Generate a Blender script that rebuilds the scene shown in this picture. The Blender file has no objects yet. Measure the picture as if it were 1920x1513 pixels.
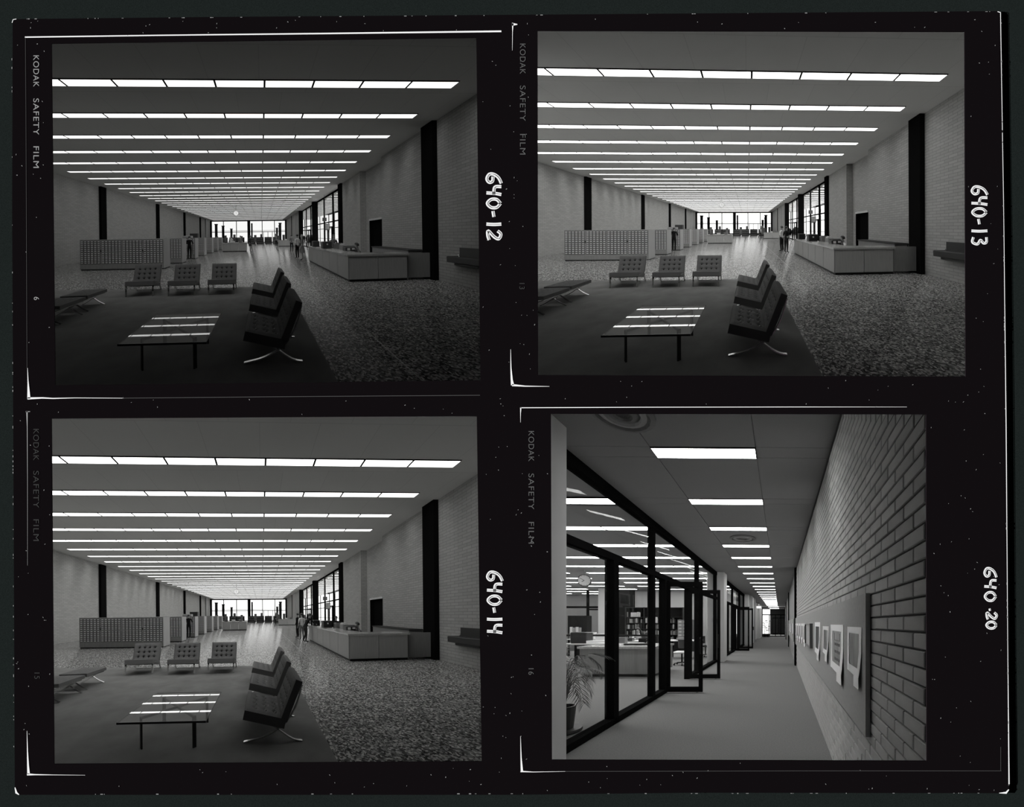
import bpy, bmesh, math, random
from mathutils import Vector, Matrix
random.seed(7)
C = bpy.context.scene.collection
SC = bpy.context.scene
# ------------------------------------------------------------------ camera, world, raking lamp, exposure
cam_d = bpy.data.cameras.new('camera'); cam = bpy.data.objects.new('camera', cam_d); C.objects.link(cam)
cam_d.sensor_fit = 'HORIZONTAL'; cam_d.sensor_width = 36; cam_d.lens = 18.0
cam_d.clip_start = 0.1; cam_d.clip_end = 2000
cam.rotation_euler = (math.pi/2, 0, 0); SC.camera = cam
W = bpy.data.worlds.new('world'); SC.world = W; W.use_nodes = True
W.node_tree.nodes['Background'].inputs[0].default_value = (0.05, 0.05, 0.05, 1)
W.node_tree.nodes['Background'].inputs[1].default_value = 0.15
sun_d = bpy.data.lights.new('raking_lamp', 'SUN'); sun_d.energy = 31; sun_d.angle = 0.01  # added lamp, rakes the sheet for its white marks and skirts the rooms
sun = bpy.data.objects.new('raking_lamp', sun_d); C.objects.link(sun)
sun.rotation_euler = Vector((math.cos(0.105), math.sin(0.105), 0)).to_track_quat('-Z', 'Z').to_euler()
SC.view_settings.view_transform = 'Standard'; SC.view_settings.look = 'None'
SC.view_settings.exposure = 0; SC.view_settings.gamma = 1; SC.view_settings.use_curve_mapping = False
SC.cycles.max_bounces = 8; SC.cycles.diffuse_bounces = 4; SC.cycles.glossy_bounces = 4
SC.cycles.transparent_max_bounces = 24; SC.cycles.caustics_reflective = False; SC.cycles.caustics_refractive = False
LIGHT = {'TL': 1.55, 'TR': 3.8, 'BL': 3.3, 'BR': 14.5}
SKY = {'TL': 1.0, 'TR': 1.6, 'BL': 1.5, 'BR': 1.6}
D0 = 4.95                       # distance from the lens to the sheet
U = D0/960                      # metres per sheet unit

# ------------------------------------------------------------------ materials
MATS = {}
def mat(name, col=0.5, rough=0.6, metal=0.0, spec=0.5, emit=None, tint=(1, 1, 1)):
    if name in MATS: return MATS[name]
    m = bpy.data.materials.new(name); m.use_nodes = True
    nt = m.node_tree; b = nt.nodes['Principled BSDF']
    c = (col*tint[0], col*tint[1], col*tint[2], 1)
    b.inputs['Base Color'].default_value = c
    b.inputs['Roughness'].default_value = rough
    b.inputs['Metallic'].default_value = metal
    b.inputs['Specular IOR Level'].default_value = spec
    if emit:
        nt.nodes.remove(b)
        e = nt.nodes.new('ShaderNodeEmission'); e.inputs[0].default_value = (1, 1, 0.985, 1); e.inputs[1].default_value = emit
        nt.links.new(e.outputs[0], nt.nodes['Material Output'].inputs[0])
    MATS[name] = m
    return m
def nodes(m): return m.node_tree.nodes, m.node_tree.links
def rest(m):
    n = m.node_tree.nodes.new('ShaderNodeAttribute'); n.attribute_name = 'rest'; return n.outputs['Vector']
def ramp(m, fac, stops):
    r = m.node_tree.nodes.new('ShaderNodeValToRGB'); m.node_tree.links.new(fac, r.inputs[0])
    while len(r.color_ramp.elements) < len(stops): r.color_ramp.elements.new(0.5)
    for e, (p, v) in zip(r.color_ramp.elements, stops):
        e.position = p; e.color = (v, v, v*0.985, 1)
    return r.outputs[0]
def noise_mat(name, lo, hi, scale, rough=0.7, spec=0.3, detail=3, stretch=(1, 1, 1), metal=0, bump=0):
    if name in MATS: return MATS[name]
    m = mat(name, (lo+hi)/2, rough, metal, spec); N, L = nodes(m)
    mp = N.new('ShaderNodeMapping'); mp.inputs['Scale'].default_value = stretch; L.new(rest(m), mp.inputs[0])
    t = N.new('ShaderNodeTexNoise'); t.inputs['Scale'].default_value = scale; t.inputs['Detail'].default_value = detail
    L.new(mp.outputs[0], t.inputs['Vector'])
    L.new(ramp(m, t.outputs['Fac'], [(0.3, lo), (0.7, hi)]), N['Principled BSDF'].inputs['Base Color'])
    if bump:
        bp = N.new('ShaderNodeBump'); bp.inputs['Strength'].default_value = bump; bp.inputs['Distance'].default_value = 0.01
        L.new(t.outputs['Fac'], bp.inputs['Height']); L.new(bp.outputs[0], N['Principled BSDF'].inputs['Normal'])
    return m
def brick_mat(name, c1, c2, mortar, bw, bh, axis='yz', msize=0.008):
    if name in MATS: return MATS[name]
    m = mat(name, c1, 0.8, 0, 0.2); N, L = nodes(m)
    sx = N.new('ShaderNodeSeparateXYZ'); L.new(rest(m), sx.inputs[0])
    cb = N.new('ShaderNodeCombineXYZ')
    L.new(sx.outputs['XYZ'.index(axis[0].upper())], cb.inputs[0]); L.new(sx.outputs['XYZ'.index(axis[1].upper())], cb.inputs[1])
    t = N.new('ShaderNodeTexBrick'); t.inputs['Scale'].default_value = 1
    t.inputs['Brick Width'].default_value = bw; t.inputs['Row Height'].default_value = bh; t.inputs['Mortar Size'].default_value = msize
    t.inputs['Mortar Smooth'].default_value = 0.2
    for k, v in (('Color1', c1), ('Color2', c2), ('Mortar', mortar)): t.inputs[k].default_value = (v, v, v*0.98, 1)
    L.new(cb.outputs[0], t.inputs['Vector']); L.new(t.outputs['Color'], N['Principled BSDF'].inputs['Base Color'])
    return m
def terrazzo(name, lo, mid, hi, scale, rough):
    m = mat(name, mid, rough, 0, 0.5); N, L = nodes(m)
    v = N.new('ShaderNodeTexVoronoi'); v.inputs['Scale'].default_value = scale; L.new(rest(m), v.inputs['Vector'])
    s = N.new('ShaderNodeSeparateColor'); L.new(v.outputs['Color'], s.inputs[0])
    N.remove(N['Principled BSDF'])
    d = N.new('ShaderNodeBsdfDiffuse'); L.new(ramp(m, s.outputs[0], [(0.0, lo), (0.3, mid*.45), (0.65, mid*1.25), (1.0, hi)]), d.inputs[0])
    g = N.new('ShaderNodeBsdfGlossy'); g.inputs['Roughness'].default_value = rough
    lw = N.new('ShaderNodeLayerWeight'); lw.inputs[0].default_value = 0.5
    pw = N.new('ShaderNodeMath'); pw.operation = 'POWER'; pw.inputs[1].default_value = 14; L.new(lw.outputs['Facing'], pw.inputs[0])
    ml = N.new('ShaderNodeMath'); ml.operation = 'MULTIPLY'; ml.inputs[1].default_value = 0.97; L.new(pw.outputs[0], ml.inputs[0])
    x = N.new('ShaderNodeMixShader'); L.new(ml.outputs[0], x.inputs[0]); L.new(d.outputs[0], x.inputs[1]); L.new(g.outputs[0], x.inputs[2])
    L.new(x.outputs[0], N['Material Output'].inputs[0])
    return m
def glass_mat(name, tint=0.96, gain=1.6):
    m = bpy.data.materials.new(name); m.use_nodes = True; N, L = nodes(m); N.remove(N['Principled BSDF'])
    t = N.new('ShaderNodeBsdfTransparent'); t.inputs[0].default_value = (tint, tint, tint, 1)
    g = N.new('ShaderNodeBsdfGlossy'); g.inputs['Roughness'].default_value = 0.01
    f = N.new('ShaderNodeFresnel'); f.inputs[0].default_value = 1.52
    ge = N.new('ShaderNodeNewGeometry'); mu = N.new('ShaderNodeMath'); mu.operation = 'MULTIPLY_ADD'   # reflect at the entry face only
    mu.inputs[1].default_value = -1; mu.inputs[2].default_value = 1; L.new(ge.outputs['Backfacing'], mu.inputs[0])
    m2 = N.new('ShaderNodeMath'); m2.operation = 'MULTIPLY'; L.new(f.outputs[0], m2.inputs[0]); L.new(mu.outputs[0], m2.inputs[1])
    m3 = N.new('ShaderNodeMath'); m3.operation = 'MULTIPLY'; m3.inputs[1].default_value = gain; m3.use_clamp = True; L.new(m2.outputs[0], m3.inputs[0])
    x = N.new('ShaderNodeMixShader'); L.new(m3.outputs[0], x.inputs[0]); L.new(t.outputs[0], x.inputs[1]); L.new(g.outputs[0], x.inputs[2])
    L.new(x.outputs[0], N['Material Output'].inputs[0]); MATS[name] = m
    return m
M_floor = terrazzo('terrazzo', 0.035, 0.33, 1.0, 40, 0.12)
M_rug = noise_mat('rug_pile', 0.25, 0.33, 2.5, 0.95, 0.05, 8)
M_carpet = noise_mat('carpet_pile', 0.17, 0.22, 60, 0.95, 0.05, 3)
M_ceil = brick_mat('ceiling_board', 0.80, 0.78, 0.68, 1.295, 1.6, 'xy', 0.008)
M_ceil2 = mat('ceiling_tile', 0.36, 0.9, 0, 0.1)
M_brick = brick_mat('hall_brick', 0.53, 0.45, 0.33, 0.31, 0.1, 'yz', 0.009)
M_brickx = brick_mat('hall_brick_end', 0.53, 0.45, 0.33, 0.31, 0.1, 'xz', 0.009)
M_dark = mat('dark_steel', 0.010, 1.0, 0, 0.0)
M_part = mat('divider_board', 0.75, 0.9, 0, 0.1)
M_wood = noise_mat('desk_wood', 0.40, 0.46, 4, 0.5, 0.3, 4, (8, 8, 0.6))
M_wood2 = noise_mat('cabinet_wood', 0.27, 0.32, 4, 0.5, 0.3, 4, (8, 8, 0.6))
M_stone = noise_mat('counter_stone', 0.28, 0.62, 90, 0.18, 0.5, 1)
M_kick = mat('plinth_black', 0.03, 0.6)
M_leather = mat('leather', 0.21, 0.75, 0, 0.1)
M_button = mat('leather_button', 0.008, 0.5, 0, 0.2)
M_chrome = mat('chrome', 0.75, 0.14, 1.0)
M_steel = mat('table_steel', 0.014, 0.6, 0, 0.2)
M_glass = glass_mat('pane_glass', 0.98, 0.22)
M_tglass = glass_mat('table_glass', 0.97, 0.85)
M_black = mat('black_plastic', 0.01, 0.4, 0, 0.4)
M_greyp = mat('grey_plastic', 0.18, 0.5)
M_lightp = mat('light_plastic', 0.35, 0.5)
M_paper = mat('paper', 0.75, 0.8, 0, 0.2)
M_brass = mat('label_metal', 0.95, 0.4, 0, 0.4)
M_front = mat('drawer_front', 0.13, 0.5)
M_side = mat('cabinet_side', 0.42, 0.5)
M_skin = mat('skin', 0.42, 0.6); M_hair = mat('hair', 0.012, 0.5); M_fair = mat('fair_hair', 0.5, 0.6)
M_white_cloth = mat('white_cloth', 0.85, 0.85); M_dark_cloth = mat('dark_cloth', 0.014, 0.9, 0, 0.1)
M_mid_cloth = mat('grey_cloth', 0.22, 0.9, 0, 0.1); M_jean = mat('denim', 0.03, 0.9, 0, 0.1)
M_pillar = mat('painted_pillar', 0.85, 0.7, 0, 0.2)
M_green = noise_mat('leaf', 0.05, 0.14, 9, 0.5, 0.4)
M_pot = mat('plant_pot', 0.015, 0.5)
M_bulletin = noise_mat('display_board', 0.36, 0.40, 30, 0.9, 0.1, 4)
M_mat = mat('picture_mount', 0.95, 0.8, 0, 0.2)
M_bark = mat('exterior_dark', 0.03, 0.8)
M_pale = mat('pale_building', 0.55, 0.9)
M_div = mat('brass_strip', 0.32, 0.4)
M_slot = mat('light_trim', 0.02, 0.8, 0, 0.1)

# ------------------------------------------------------------------ geometry builder (x right, y away, z up, metres)
class B:
    def __init__(s): s.v = []; s.f = []; s.m = []; s.smooth = False
    def add(s, vs, fs, m=0):
        o = len(s.v); s.v += [tuple(p) for p in vs]
        for f in fs: s.f.append(tuple(i+o for i in f)); s.m.append(m)
        return s
    def box(s, x0, x1, y0, y1, z0, z1, m=0, mb=None):
        vs = [(x, y, z) for z in (z0, z1) for y in (y0, y1) for x in (x0, x1)]
        fs = [(0, 2, 3, 1), (4, 5, 7, 6), (0, 1, 5, 4), (2, 6, 7, 3), (0, 4, 6, 2), (1, 3, 7, 5)]
        o = len(s.v); s.add(vs, fs, m)
        if mb is not None: s.m[-6] = mb
        return s
    def bev(s, x0, x1, y0, y1, z0, z1, r, m=0):      # box with chamfered vertical and top edges
        P = [(x0+r, y0), (x1-r, y0), (x1, y0+r), (x1, y1-r), (x1-r, y1), (x0+r, y1), (x0, y1-r), (x0, y0+r)]
        q = r*0.7
        cx, cy = (x0+x1)/2, (y0+y1)/2
        ins = [(p[0]-math.copysign(q, p[0]-cx), p[1]-math.copysign(q, p[1]-cy)) for p in P]
        vs = [(a, b, z0+q) for a, b in P]+[(a, b, z1-q) for a, b in P]+[(a, b, z1) for a, b in ins]+[(a, b, z0) for a, b in ins]
        fs = [(i, (i+1) % 8, 8+(i+1) % 8, 8+i) for i in range(8)]+[(8+i, 8+(i+1) % 8, 16+(i+1) % 8, 16+i) for i in range(8)]
        fs += [(24+i, 24+(i+1) % 8, (i+1) % 8, i) for i in range(8)]+[tuple(range(16, 24)), tuple(range(31, 23, -1))]
        return s.add(vs, fs, m)
    def poly(s, pts, m=0): return s.add(pts, [tuple(range(len(pts)))], m)
    def prism(s, pts, z0, z1, m=0):
        n = len(pts); vs = [(a, b, z0) for a, b in pts]+[(a, b, z1) for a, b in pts]
        fs = [(i, (i+1) % n, n+(i+1) % n, n+i) for i in range(n)]+[tuple(range(n-1, -1, -1)), tuple(range(n, 2*n))]
        return s.add(vs, fs, m)
    def tube(s, path, r, n=8, m=0, r2=None):
        path = [Vector(p) for p in path]; k = len(path); vs = []; fs = []
        for i, p in enumerate(path):
            d = (path[min(i+1, k-1)]-path[max(i-1, 0)]).normalized()
            a = d.orthogonal().normalized() if i == 0 else (a-d*a.dot(d)).normalized()
            b = d.cross(a); rr = r if r2 is None else r+(r2-r)*i/(k-1)
            for j in range(n):
                t = 2*math.pi*j/n; vs.append(p+(a*math.cos(t)+b*math.sin(t))*rr)
        for i in range(k-1):
            for j in range(n): fs.append((i*n+j, i*n+(j+1) % n, (i+1)*n+(j+1) % n, (i+1)*n+j))
        fs += [tuple(range(n-1, -1, -1)), tuple((k-1)*n+j for j in range(n))]
        return s.add(vs, fs, m)
    def bar(s, path, wdir, w, t, m=0):               # flat bar swept along a path
        path = [Vector(p) for p in path]; wd = Vector(wdir).normalized(); k = len(path); vs = []; fs = []
        for i, p in enumerate(path):
            d = (path[min(i+1, k-1)]-path[max(i-1, 0)]).normalized(); nn = d.cross(wd).normalized()
            vs += [p-wd*w/2-nn*t/2, p+wd*w/2-nn*t/2, p+wd*w/2+nn*t/2, p-wd*w/2+nn*t/2]
        for i in range(k-1):
            for j in range(4): fs.append((i*4+j, i*4+(j+1) % 4, i*4+4+(j+1) % 4, i*4+4+j))
        fs += [(3, 2, 1, 0), tuple((k-1)*4+j for j in range(4))]
        return s.add(vs, fs, m)
    def lathe(s, prof, c=(0, 0, 0), n=16, m=0, axis='z'):
        vs = []; fs = []; k = len(prof)
        for r, h in prof:
            for j in range(n):
                t = 2*math.pi*j/n; p = (r*math.cos(t), r*math.sin(t), h)
                if axis == 'y': p = (p[0], p[2], p[1])
                if axis == 'x': p = (p[2], p[0], p[1])
                vs.append((p[0]+c[0], p[1]+c[1], p[2]+c[2]))
        for i in range(k-1):
            for j in range(n):
                q = (i*n+j, i*n+(j+1) % n, (i+1)*n+(j+1) % n, (i+1)*n+j); fs.append(q if axis != 'y' else q[::-1])
        fs += [tuple(range(n-1, -1, -1)), tuple((k-1)*n+j for j in range(n))]
        return s.add(vs, fs, m)
    def ball(s, c, rx, ry, rz, n=10, k=7, m=0):
        vs = []; fs = []
        for i in range(k+1):
            a = math.pi*i/k
            for j in range(n):
                t = 2*math.pi*j/n
                vs.append((c[0]+rx*math.sin(a)*math.cos(t), c[1]+ry*math.sin(a)*math.sin(t), c[2]+rz*math.cos(a)))
        for i in range(k):
            for j in range(n): fs.append((i*n+j, (i+1)*n+j, (i+1)*n+(j+1) % n, i*n+(j+1) % n))
        return s.add(vs, fs, m)

# ------------------------------------------------------------------ rooms: each hall is a raked set standing behind its opening
class Room:
    def __init__(s, key, pic, F, vp, h, yaw=0.0, roll=0.0, size=1.0):
        s.key, s.pic, s.h, s.yaw = key, pic, h, yaw
        ppx = vp[0]+F*yaw
        Y = Matrix(((math.cos(yaw), -math.sin(yaw), 0), (math.sin(yaw), math.cos(yaw), 0), (0, 0, 1)))
        Rl = Matrix(((math.cos(roll), 0, math.sin(roll)), (0, 1, 0), (-math.sin(roll), 0, math.cos(roll))))
        Sh = Matrix(((1, (ppx-960)/F, 0), (0, 960/F, 0), (0, (756.5-vp[1])/F, 1)))
        s.L = (Sh @ Rl @ Y)*size
        s.zd = .15 if key[1] == 'L' else .05; s.sx = -1 if key[1] == 'L' else 1; s.sz = 1 if key[0] == 'T' else -1
    def w(s, p): return s.L @ Vector((p[0], p[1], p[2]-s.h))
    def P(s, x, zc): return (x, zc-s.yaw*x)           # a spot on the plan
    def clip(s, pts):                                 # keep a polygon inside this room's compartment
        for g in (lambda q: s.w(q).x*s.sx-0.03, lambda q: (s.w(q).z+s.zd)*s.sz-0.02, lambda q: s.w(q).y-D0-0.03):
            out = []
            for i, a in enumerate(pts):
                b = pts[(i+1) % len(pts)]; ga, gb = g(a), g(b)
                if ga >= 0: out.append(a)
                if ga*gb < 0:
                    t = ga/(ga-gb); out.append(tuple(a[k]+(b[k]-a[k])*t for k in range(3)))
            pts = out
            if not pts: break
        return pts
class Plain:
    key = 'sheet'; pic = ''
    L = Matrix.Identity(3)
    def w(s, p): return Vector(p)
PL = Plain()

def mesh_of(room, name, b, mats, rot=0.0, off=None):
    me = bpy.data.meshes.new(name)
    R = Matrix.Rotation(rot, 3, 'Z'); A = room.L @ R
    if off is None: vs = [A @ Vector(p) for p in b.v]; rs = [R @ Vector(p) for p in b.v]
    else: vs = [room.w(p) for p in b.v]; rs = [Vector(p) for p in b.v]
    me.from_pydata(vs, [], b.f)
    at = me.attributes.new('rest', 'FLOAT_VECTOR', 'POINT')
    at.data.foreach_set('vector', [c for p in rs for c in p])
    for m in (mats if isinstance(mats, (list, tuple)) else [mats]): me.materials.append(m)
    me.polygons.foreach_set('material_index', b.m)
    if b.smooth: me.polygons.foreach_set('use_smooth', [True]*len(b.f))
    me.update()
    return me
class T:                                              # a thing: an Empty and the way its parts are placed
    def __init__(s, room, name, label, cat, loc=(0, 0, 0), rot=0.0, group=None, kind=None):
        s.room, s.rot = room, rot
        o = s.o = bpy.data.objects.new(name, None); o.empty_display_size = 0.1; C.objects.link(o)
        o.location = room.w(loc); tag(o, label, cat, group, kind)
    def part(s, name, b, mats, parent=None, label=None, kind=None):
        o = bpy.data.objects.new(name, mesh_of(s.room, name, b, mats, s.rot)); C.objects.link(o)
        o.parent = parent or s.o
        if label: o['label'] = label
        if kind: o['kind'] = kind
        return o
def tag(o, label=None, cat=None, group=None, kind=None):
    for k, v in (('label', label), ('category', cat), ('group', group), ('kind', kind)):
        if v: o[k] = v
    return o
def one(room, name, b, mats, label, cat, loc=(0, 0, 0), rot=0.0, group=None, kind=None):
    o = bpy.data.objects.new(name, mesh_of(room, name, b, mats, rot)); C.objects.link(o); o.location = room.w(loc)
    return tag(o, label, cat, group, kind)
def struct(room, name, b, mats, parent=None):         # coordinates are the room's own
    o = bpy.data.objects.new(name, mesh_of(room, name, b, mats, 0, True)); C.objects.link(o)
    if parent: o.parent = parent
    else: o['kind'] = 'structure'
    return o
def dup(root, loc, room, label, group=None):
    r = root.copy(); C.objects.link(r); r.location = room.w(loc); r['label'] = label
    if group: r['group'] = group
    for ch in list(root.children):
        c = ch.copy(); C.objects.link(c); c.parent = r
        for g in list(ch.children):
            d = g.copy(); C.objects.link(d); d.parent = c
    return r
def setting(name):                                    # an Empty that carries a built-up piece of the room
    o = bpy.data.objects.new(name, None); C.objects.link(o); o['kind'] = 'structure'; return o

# ------------------------------------------------------------------ the contact sheet
def S(px, py, lift=0.0): return ((px-960)*U, D0-lift, (756.5-py)*U)
def flat(loops, lift, thick, name, m):                # a flat sheet with holes
    cu = bpy.data.curves.new('outline', 'CURVE'); cu.dimensions = '2D'; cu.fill_mode = 'BOTH'; cu.extrude = thick/2
    for lp in loops:
        sp = cu.splines.new('POLY'); sp.points.add(len(lp)-1); sp.use_cyclic_u = True
        for q, p in zip(sp.points, lp): a = S(*p); q.co = (a[0], a[2], 0, 1)
    o = bpy.data.objects.new('outline', cu); me = bpy.data.meshes.new_from_object(o)
    b = B(); b.add([(v.co.x, D0-lift-v.co.z, v.co.y) for v in me.vertices], [tuple(p.vertices) for p in me.polygons])
    bpy.data.objects.remove(o); bpy.data.meshes.remove(me); bpy.data.curves.remove(cu)
    return b
OPEN = {'TL': [(97, 82), (893, 71), (901, 713), (104, 722)], 'TR': [(1008, 58), (1808, 60), (1810, 706), (1009, 703)],
        'BL': [(97, 785), (894, 780), (903, 1427), (102, 1432)], 'BR': [(1033, 776), (1736, 777), (1737, 1426), (1035, 1424)]}
EDGE = [(24, 40), (28, 36), (400, 32), (960, 28), (1870, 21), (1876, 26), (1882, 400), (1886, 800), (1892, 1480), (1888, 1487),
        (1300, 1486), (960, 1490), (400, 1490), (34, 1490), (28, 1484), (26, 1000), (23, 400)]
M_film = mat('black_emulsion', 0.0050, 0.9, 0, 0.0, tint=(1.1, 0.85, 1.0))
M_cloth = noise_mat('backing_cloth', 0.010, 0.0165, 220, 0.95, 0.0, 4)
for e in MATS['backing_cloth'].node_tree.nodes:
    if e.type == 'VALTORGB':
        for k, el in enumerate(e.color_ramp.elements): v = (0.0095, 0.0185)[k]; el.color = (v*0.86, v*1.12, v*1.06, 1)
M_white = mat('bare_paper', 0.9, 0.9, 0, 0.0); M_grey1 = mat('grey_print', 0.30, 0.9, 0, 0); M_grey2 = mat('faint_print', 0.10, 0.9, 0, 0)
M_grey3 = mat('very_faint_print', 0.045, 0.9, 0, 0); M_ink = mat('ink_line', 0.25, 0.9, 0, 0)
bb = flat([[(-3600, -2400), (5500, -2400), (5500, 3900), (-3600, 3900)], [(36, 50), (1862, 40), (1874, 1472), (40, 1474)]], -0.012, 0.01, 'cloth', M_cloth)
one(PL, 'backing_cloth', bb, M_cloth, 'dark green woven cloth lying behind the black contact sheet', 'cloth')
sheet = T(PL, 'contact_sheet', 'black photographic contact sheet with four picture openings on green cloth', 'sheet', S(960, 756))
so = Vector(S(960, 756))
def sp(name, b, m, label=None, kind=None):
    b.v = [tuple(Vector(p)-so) for p in b.v]
    return sheet.part(name, b, m, None, label, kind)
sp('border', flat([EDGE]+[OPEN[k] for k in OPEN], 0, 0.003, 'border', M_film), M_film)
for k in OPEN:                                        # unseen black baffle added behind each opening, soaks up the raking lamp
    b = B(); q = OPEN[k]; d1 = 0.5; sc = (D0+d1)/D0*1.0
    a = [Vector(S(*p))+Vector((0, 0.003, 0)) for p in q]
    cx = sum(v.x for v in a)/4; cz = sum(v.z for v in a)/4
    c = [Vector((v.x*sc+math.copysign(0.03, v.x-cx), v.y+d1, v.z*sc+math.copysign(0.03, v.z-cz))) for v in a]
    b.add(a+c, [(i, (i+1) % 4, 4+(i+1) % 4, 4+i) for i in range(4)])
    sp('opening_baffle', b, M_film)
def ribbon(b, pts, wid, lift=0.0024):                 # a flat stroke on the sheet
    n = len(pts); ws = wid if isinstance(wid, (list, tuple)) else [wid]*n
    l = []; r = []
    for i, p in enumerate(pts):
        a = pts[max(i-1, 0)]; c = pts[min(i+1, n-1)]; dx, dy = c[0]-a[0], c[1]-a[1]; q = math.hypot(dx, dy) or 1
        nx, ny = -dy/q*ws[i]/2, dx/q*ws[i]/2; l.append(S(p[0]+nx, p[1]+ny, lift)); r.append(S(p[0]-nx, p[1]-ny, lift))
    b.add(l+r, [(i, n+i, n+i+1, i+1) for i in range(n-1)])
def smooth(pts, k=5):
    out = []; n = len(pts)
    for i in range(n-1):
        p0, p1, p2, p3 = pts[max(i-1, 0)], pts[i], pts[i+1], pts[min(i+2, n-1)]
        for j in range(k):
            t = j/k
            out.append(tuple(0.5*(2*p1[a]+(p2[a]-p0[a])*t+(2*p0[a]-5*p1[a]+4*p2[a]-p3[a])*t*t+(3*p1[a]-p0[a]-3*p2[a]+p3[a])*t**3) for a in (0, 1)))
    return out+[pts[-1]]
# handwritten numbers, stroke by stroke (they run down the right-hand margins)
HAND = {
 'TL': ('640-12', 7, [[(941, 350), (937, 338), (926, 328), (914, 329), (911, 338), (917, 345), (925, 340)],
        [(940, 361), (926, 366), (921, 374), (912, 380)], [(941, 375), (932, 378), (918, 379)],
        [(914, 394), (925, 390), (935, 396), (936, 405), (926, 409), (915, 403), (914, 394)], [(926, 388+29), (926, 424-14)],
        [(912, 424-9), (924, 414)], [(914, 414), (932, 412)], [(916, 431), (920, 444), (930, 430), (937, 434), (934, 443)]]),
}
def hand(name, label, strokes, w):
    b = B()
    for st in strokes: ribbon(b, smooth(st), w)
    o = sp('handwritten_number', b, M_white, label)
    c = B()
    for st in strokes: ribbon(c, smooth(st), w*0.16, 0.0032)
    sp('pen_line', c, M_ink)
# digits drawn upright in a 10 x 16 box, then turned a quarter to run down the margin
GLY = {'6': [[(9, 0), (4, 3), (1, 8), (1, 13), (5, 15.5), (8, 13), (7, 9.5), (3, 9)]],
       '4': [[(1, 0), (1.5, 7), (8, 8)], [(8, 0), (7, 7), (6.5, 16)]],
       '0': [[(5, 1), (1.5, 5), (1.5, 11), (5, 15), (8.5, 11), (8.5, 5), (5, 1)]],
       '-': [[(1, 9), (7, 8)]], '1': [[(4, 0), (4.5, 8), (4, 16)]],
       '2': [[(1, 4), (4, 0.5), (8, 3), (6, 8), (1, 14), (5, 14.5), (9, 13)]],
       '3': [[(1, 1), (6, 1), (7, 4), (4, 7), (8, 10), (6, 15), (1, 14)]]}
def write(text, px, py, adv, hgt, w, label, lean=0.0):
    st = []
    y = py
    for ch in text:
        for g in GLY[ch]:
            st.append([(px-gy/16*hgt, y+gx/10*adv[ch if ch in adv else '*']*0.92+lean*gy) for gx, gy in g])
        y += adv[ch if ch in adv else '*']
    hand('number', label, st, w)
write('640-12', 940, 325, {'*': 23, '-': 20, '1': 17}, 28, 6.0, 'white handwritten number 640-12 beside the top left picture')
write('640-13', 1851, 349, {'*': 20, '-': 18, '1': 16}, 30, 5.0, 'white handwritten number 640-13 beside the top right picture')
write('640-14', 942, 1071, {'*': 22, '-': 18, '1': 15}, 29, 5.4, 'white handwritten number 640-14 beside the bottom left picture')
write('640', 1868, 1064, {'*': 22}, 23, 4.8, 'white handwritten number 640-20 beside the bottom right picture')
write('-', 1864, 1140, {'*': 8}, 16, 4.0, 'dash of the white handwritten number beside the bottom right picture')
write('20', 1869, 1147, {'*': 17}, 21, 4.8, 'last digits of the white handwritten number beside the bottom right picture')
def letters(text, px, py, size, m, label, name):
    cu = bpy.data.curves.new('lettering', 'FONT'); cu.body = text; cu.size = 1; cu.space_character = 1.15; cu.space_word = 1.7
    o = bpy.data.objects.new('lettering', cu); me = bpy.data.meshes.new_from_object(o)
    ks = size/0.7
    vs = [S(px+v.co.y*ks, py+v.co.x*ks, 0.0024) for v in me.vertices]
    b = B(); b.add(vs, [tuple(p.vertices) for p in me.polygons])
    xs = max(v.co.x for v in me.vertices)*ks
    bpy.data.objects.remove(o); bpy.data.meshes.remove(me); bpy.data.curves.remove(cu)
    sp(name, b, m, label); return xs
for words, px, m, where in (((('KODAK', 103, 60), ('SAFETY', 184, 69), ('FILM', 273, 42)), 63, M_grey1, 'top left'),
                            ((('KODAK', 81, 58), ('SAFETY', 160, 67), ('FILM', 250, 40)), 975, M_grey2, 'top right'),
                            ((('KODAK', 803, 60), ('SAFETY', 882, 70), ('FILM', 972, 42)), 63, M_grey3, 'bottom left'),
                            ((('KODAK', 807, 58), ('SAFETY', 887, 68), ('FILM', 977, 42)), 991, M_grey1 if False else M_grey2, 'bottom right')):
    for t, py, ln in words:
        cu = bpy.data.curves.new('lettering', 'FONT'); cu.body = t; cu.size = 1; cu.space_character = 1.12
        o = bpy.data.objects.new('lettering', cu); me = bpy.data.meshes.new_from_object(o)
        k = ln/max(v.co.x for v in me.vertices); b = B()
        b.add([S(px+v.co.y/0.72*11, py+v.co.x*k, 0.0024) for v in me.vertices], [tuple(p.vertices) for p in me.polygons])
        bpy.data.objects.remove(o); bpy.data.meshes.remove(me); bpy.data.curves.remove(cu)
        sp('edge_lettering', b, m, 'grey capital lettering down the film edge left of the %s picture' % where)
for t, px, py, m, where in (('6', 64, 556, M_grey1, 'top left'), ('13', 974, 528, M_grey3, 'top right'),
                            ('15', 65, 1258, M_grey3, 'bottom left'), ('16', 991, 1250, M_grey2, 'bottom right')):
    letters(t, px, py, 10, m, 'small frame number on the film edge left of the %s picture' % where, 'frame_number')
def wedge(label, strokes, m=None):
    b = B()
    for pts, wid in strokes: ribbon(b, pts, wid)
    sp('clear_film_edge', b, m or M_white, label)
wedge('bright white film edge line above the top left picture', [([(47, 70), (300, 66.5), (620, 63), (940, 59)], [2.4, 2.2, 2.6, 3.2])])
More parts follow.
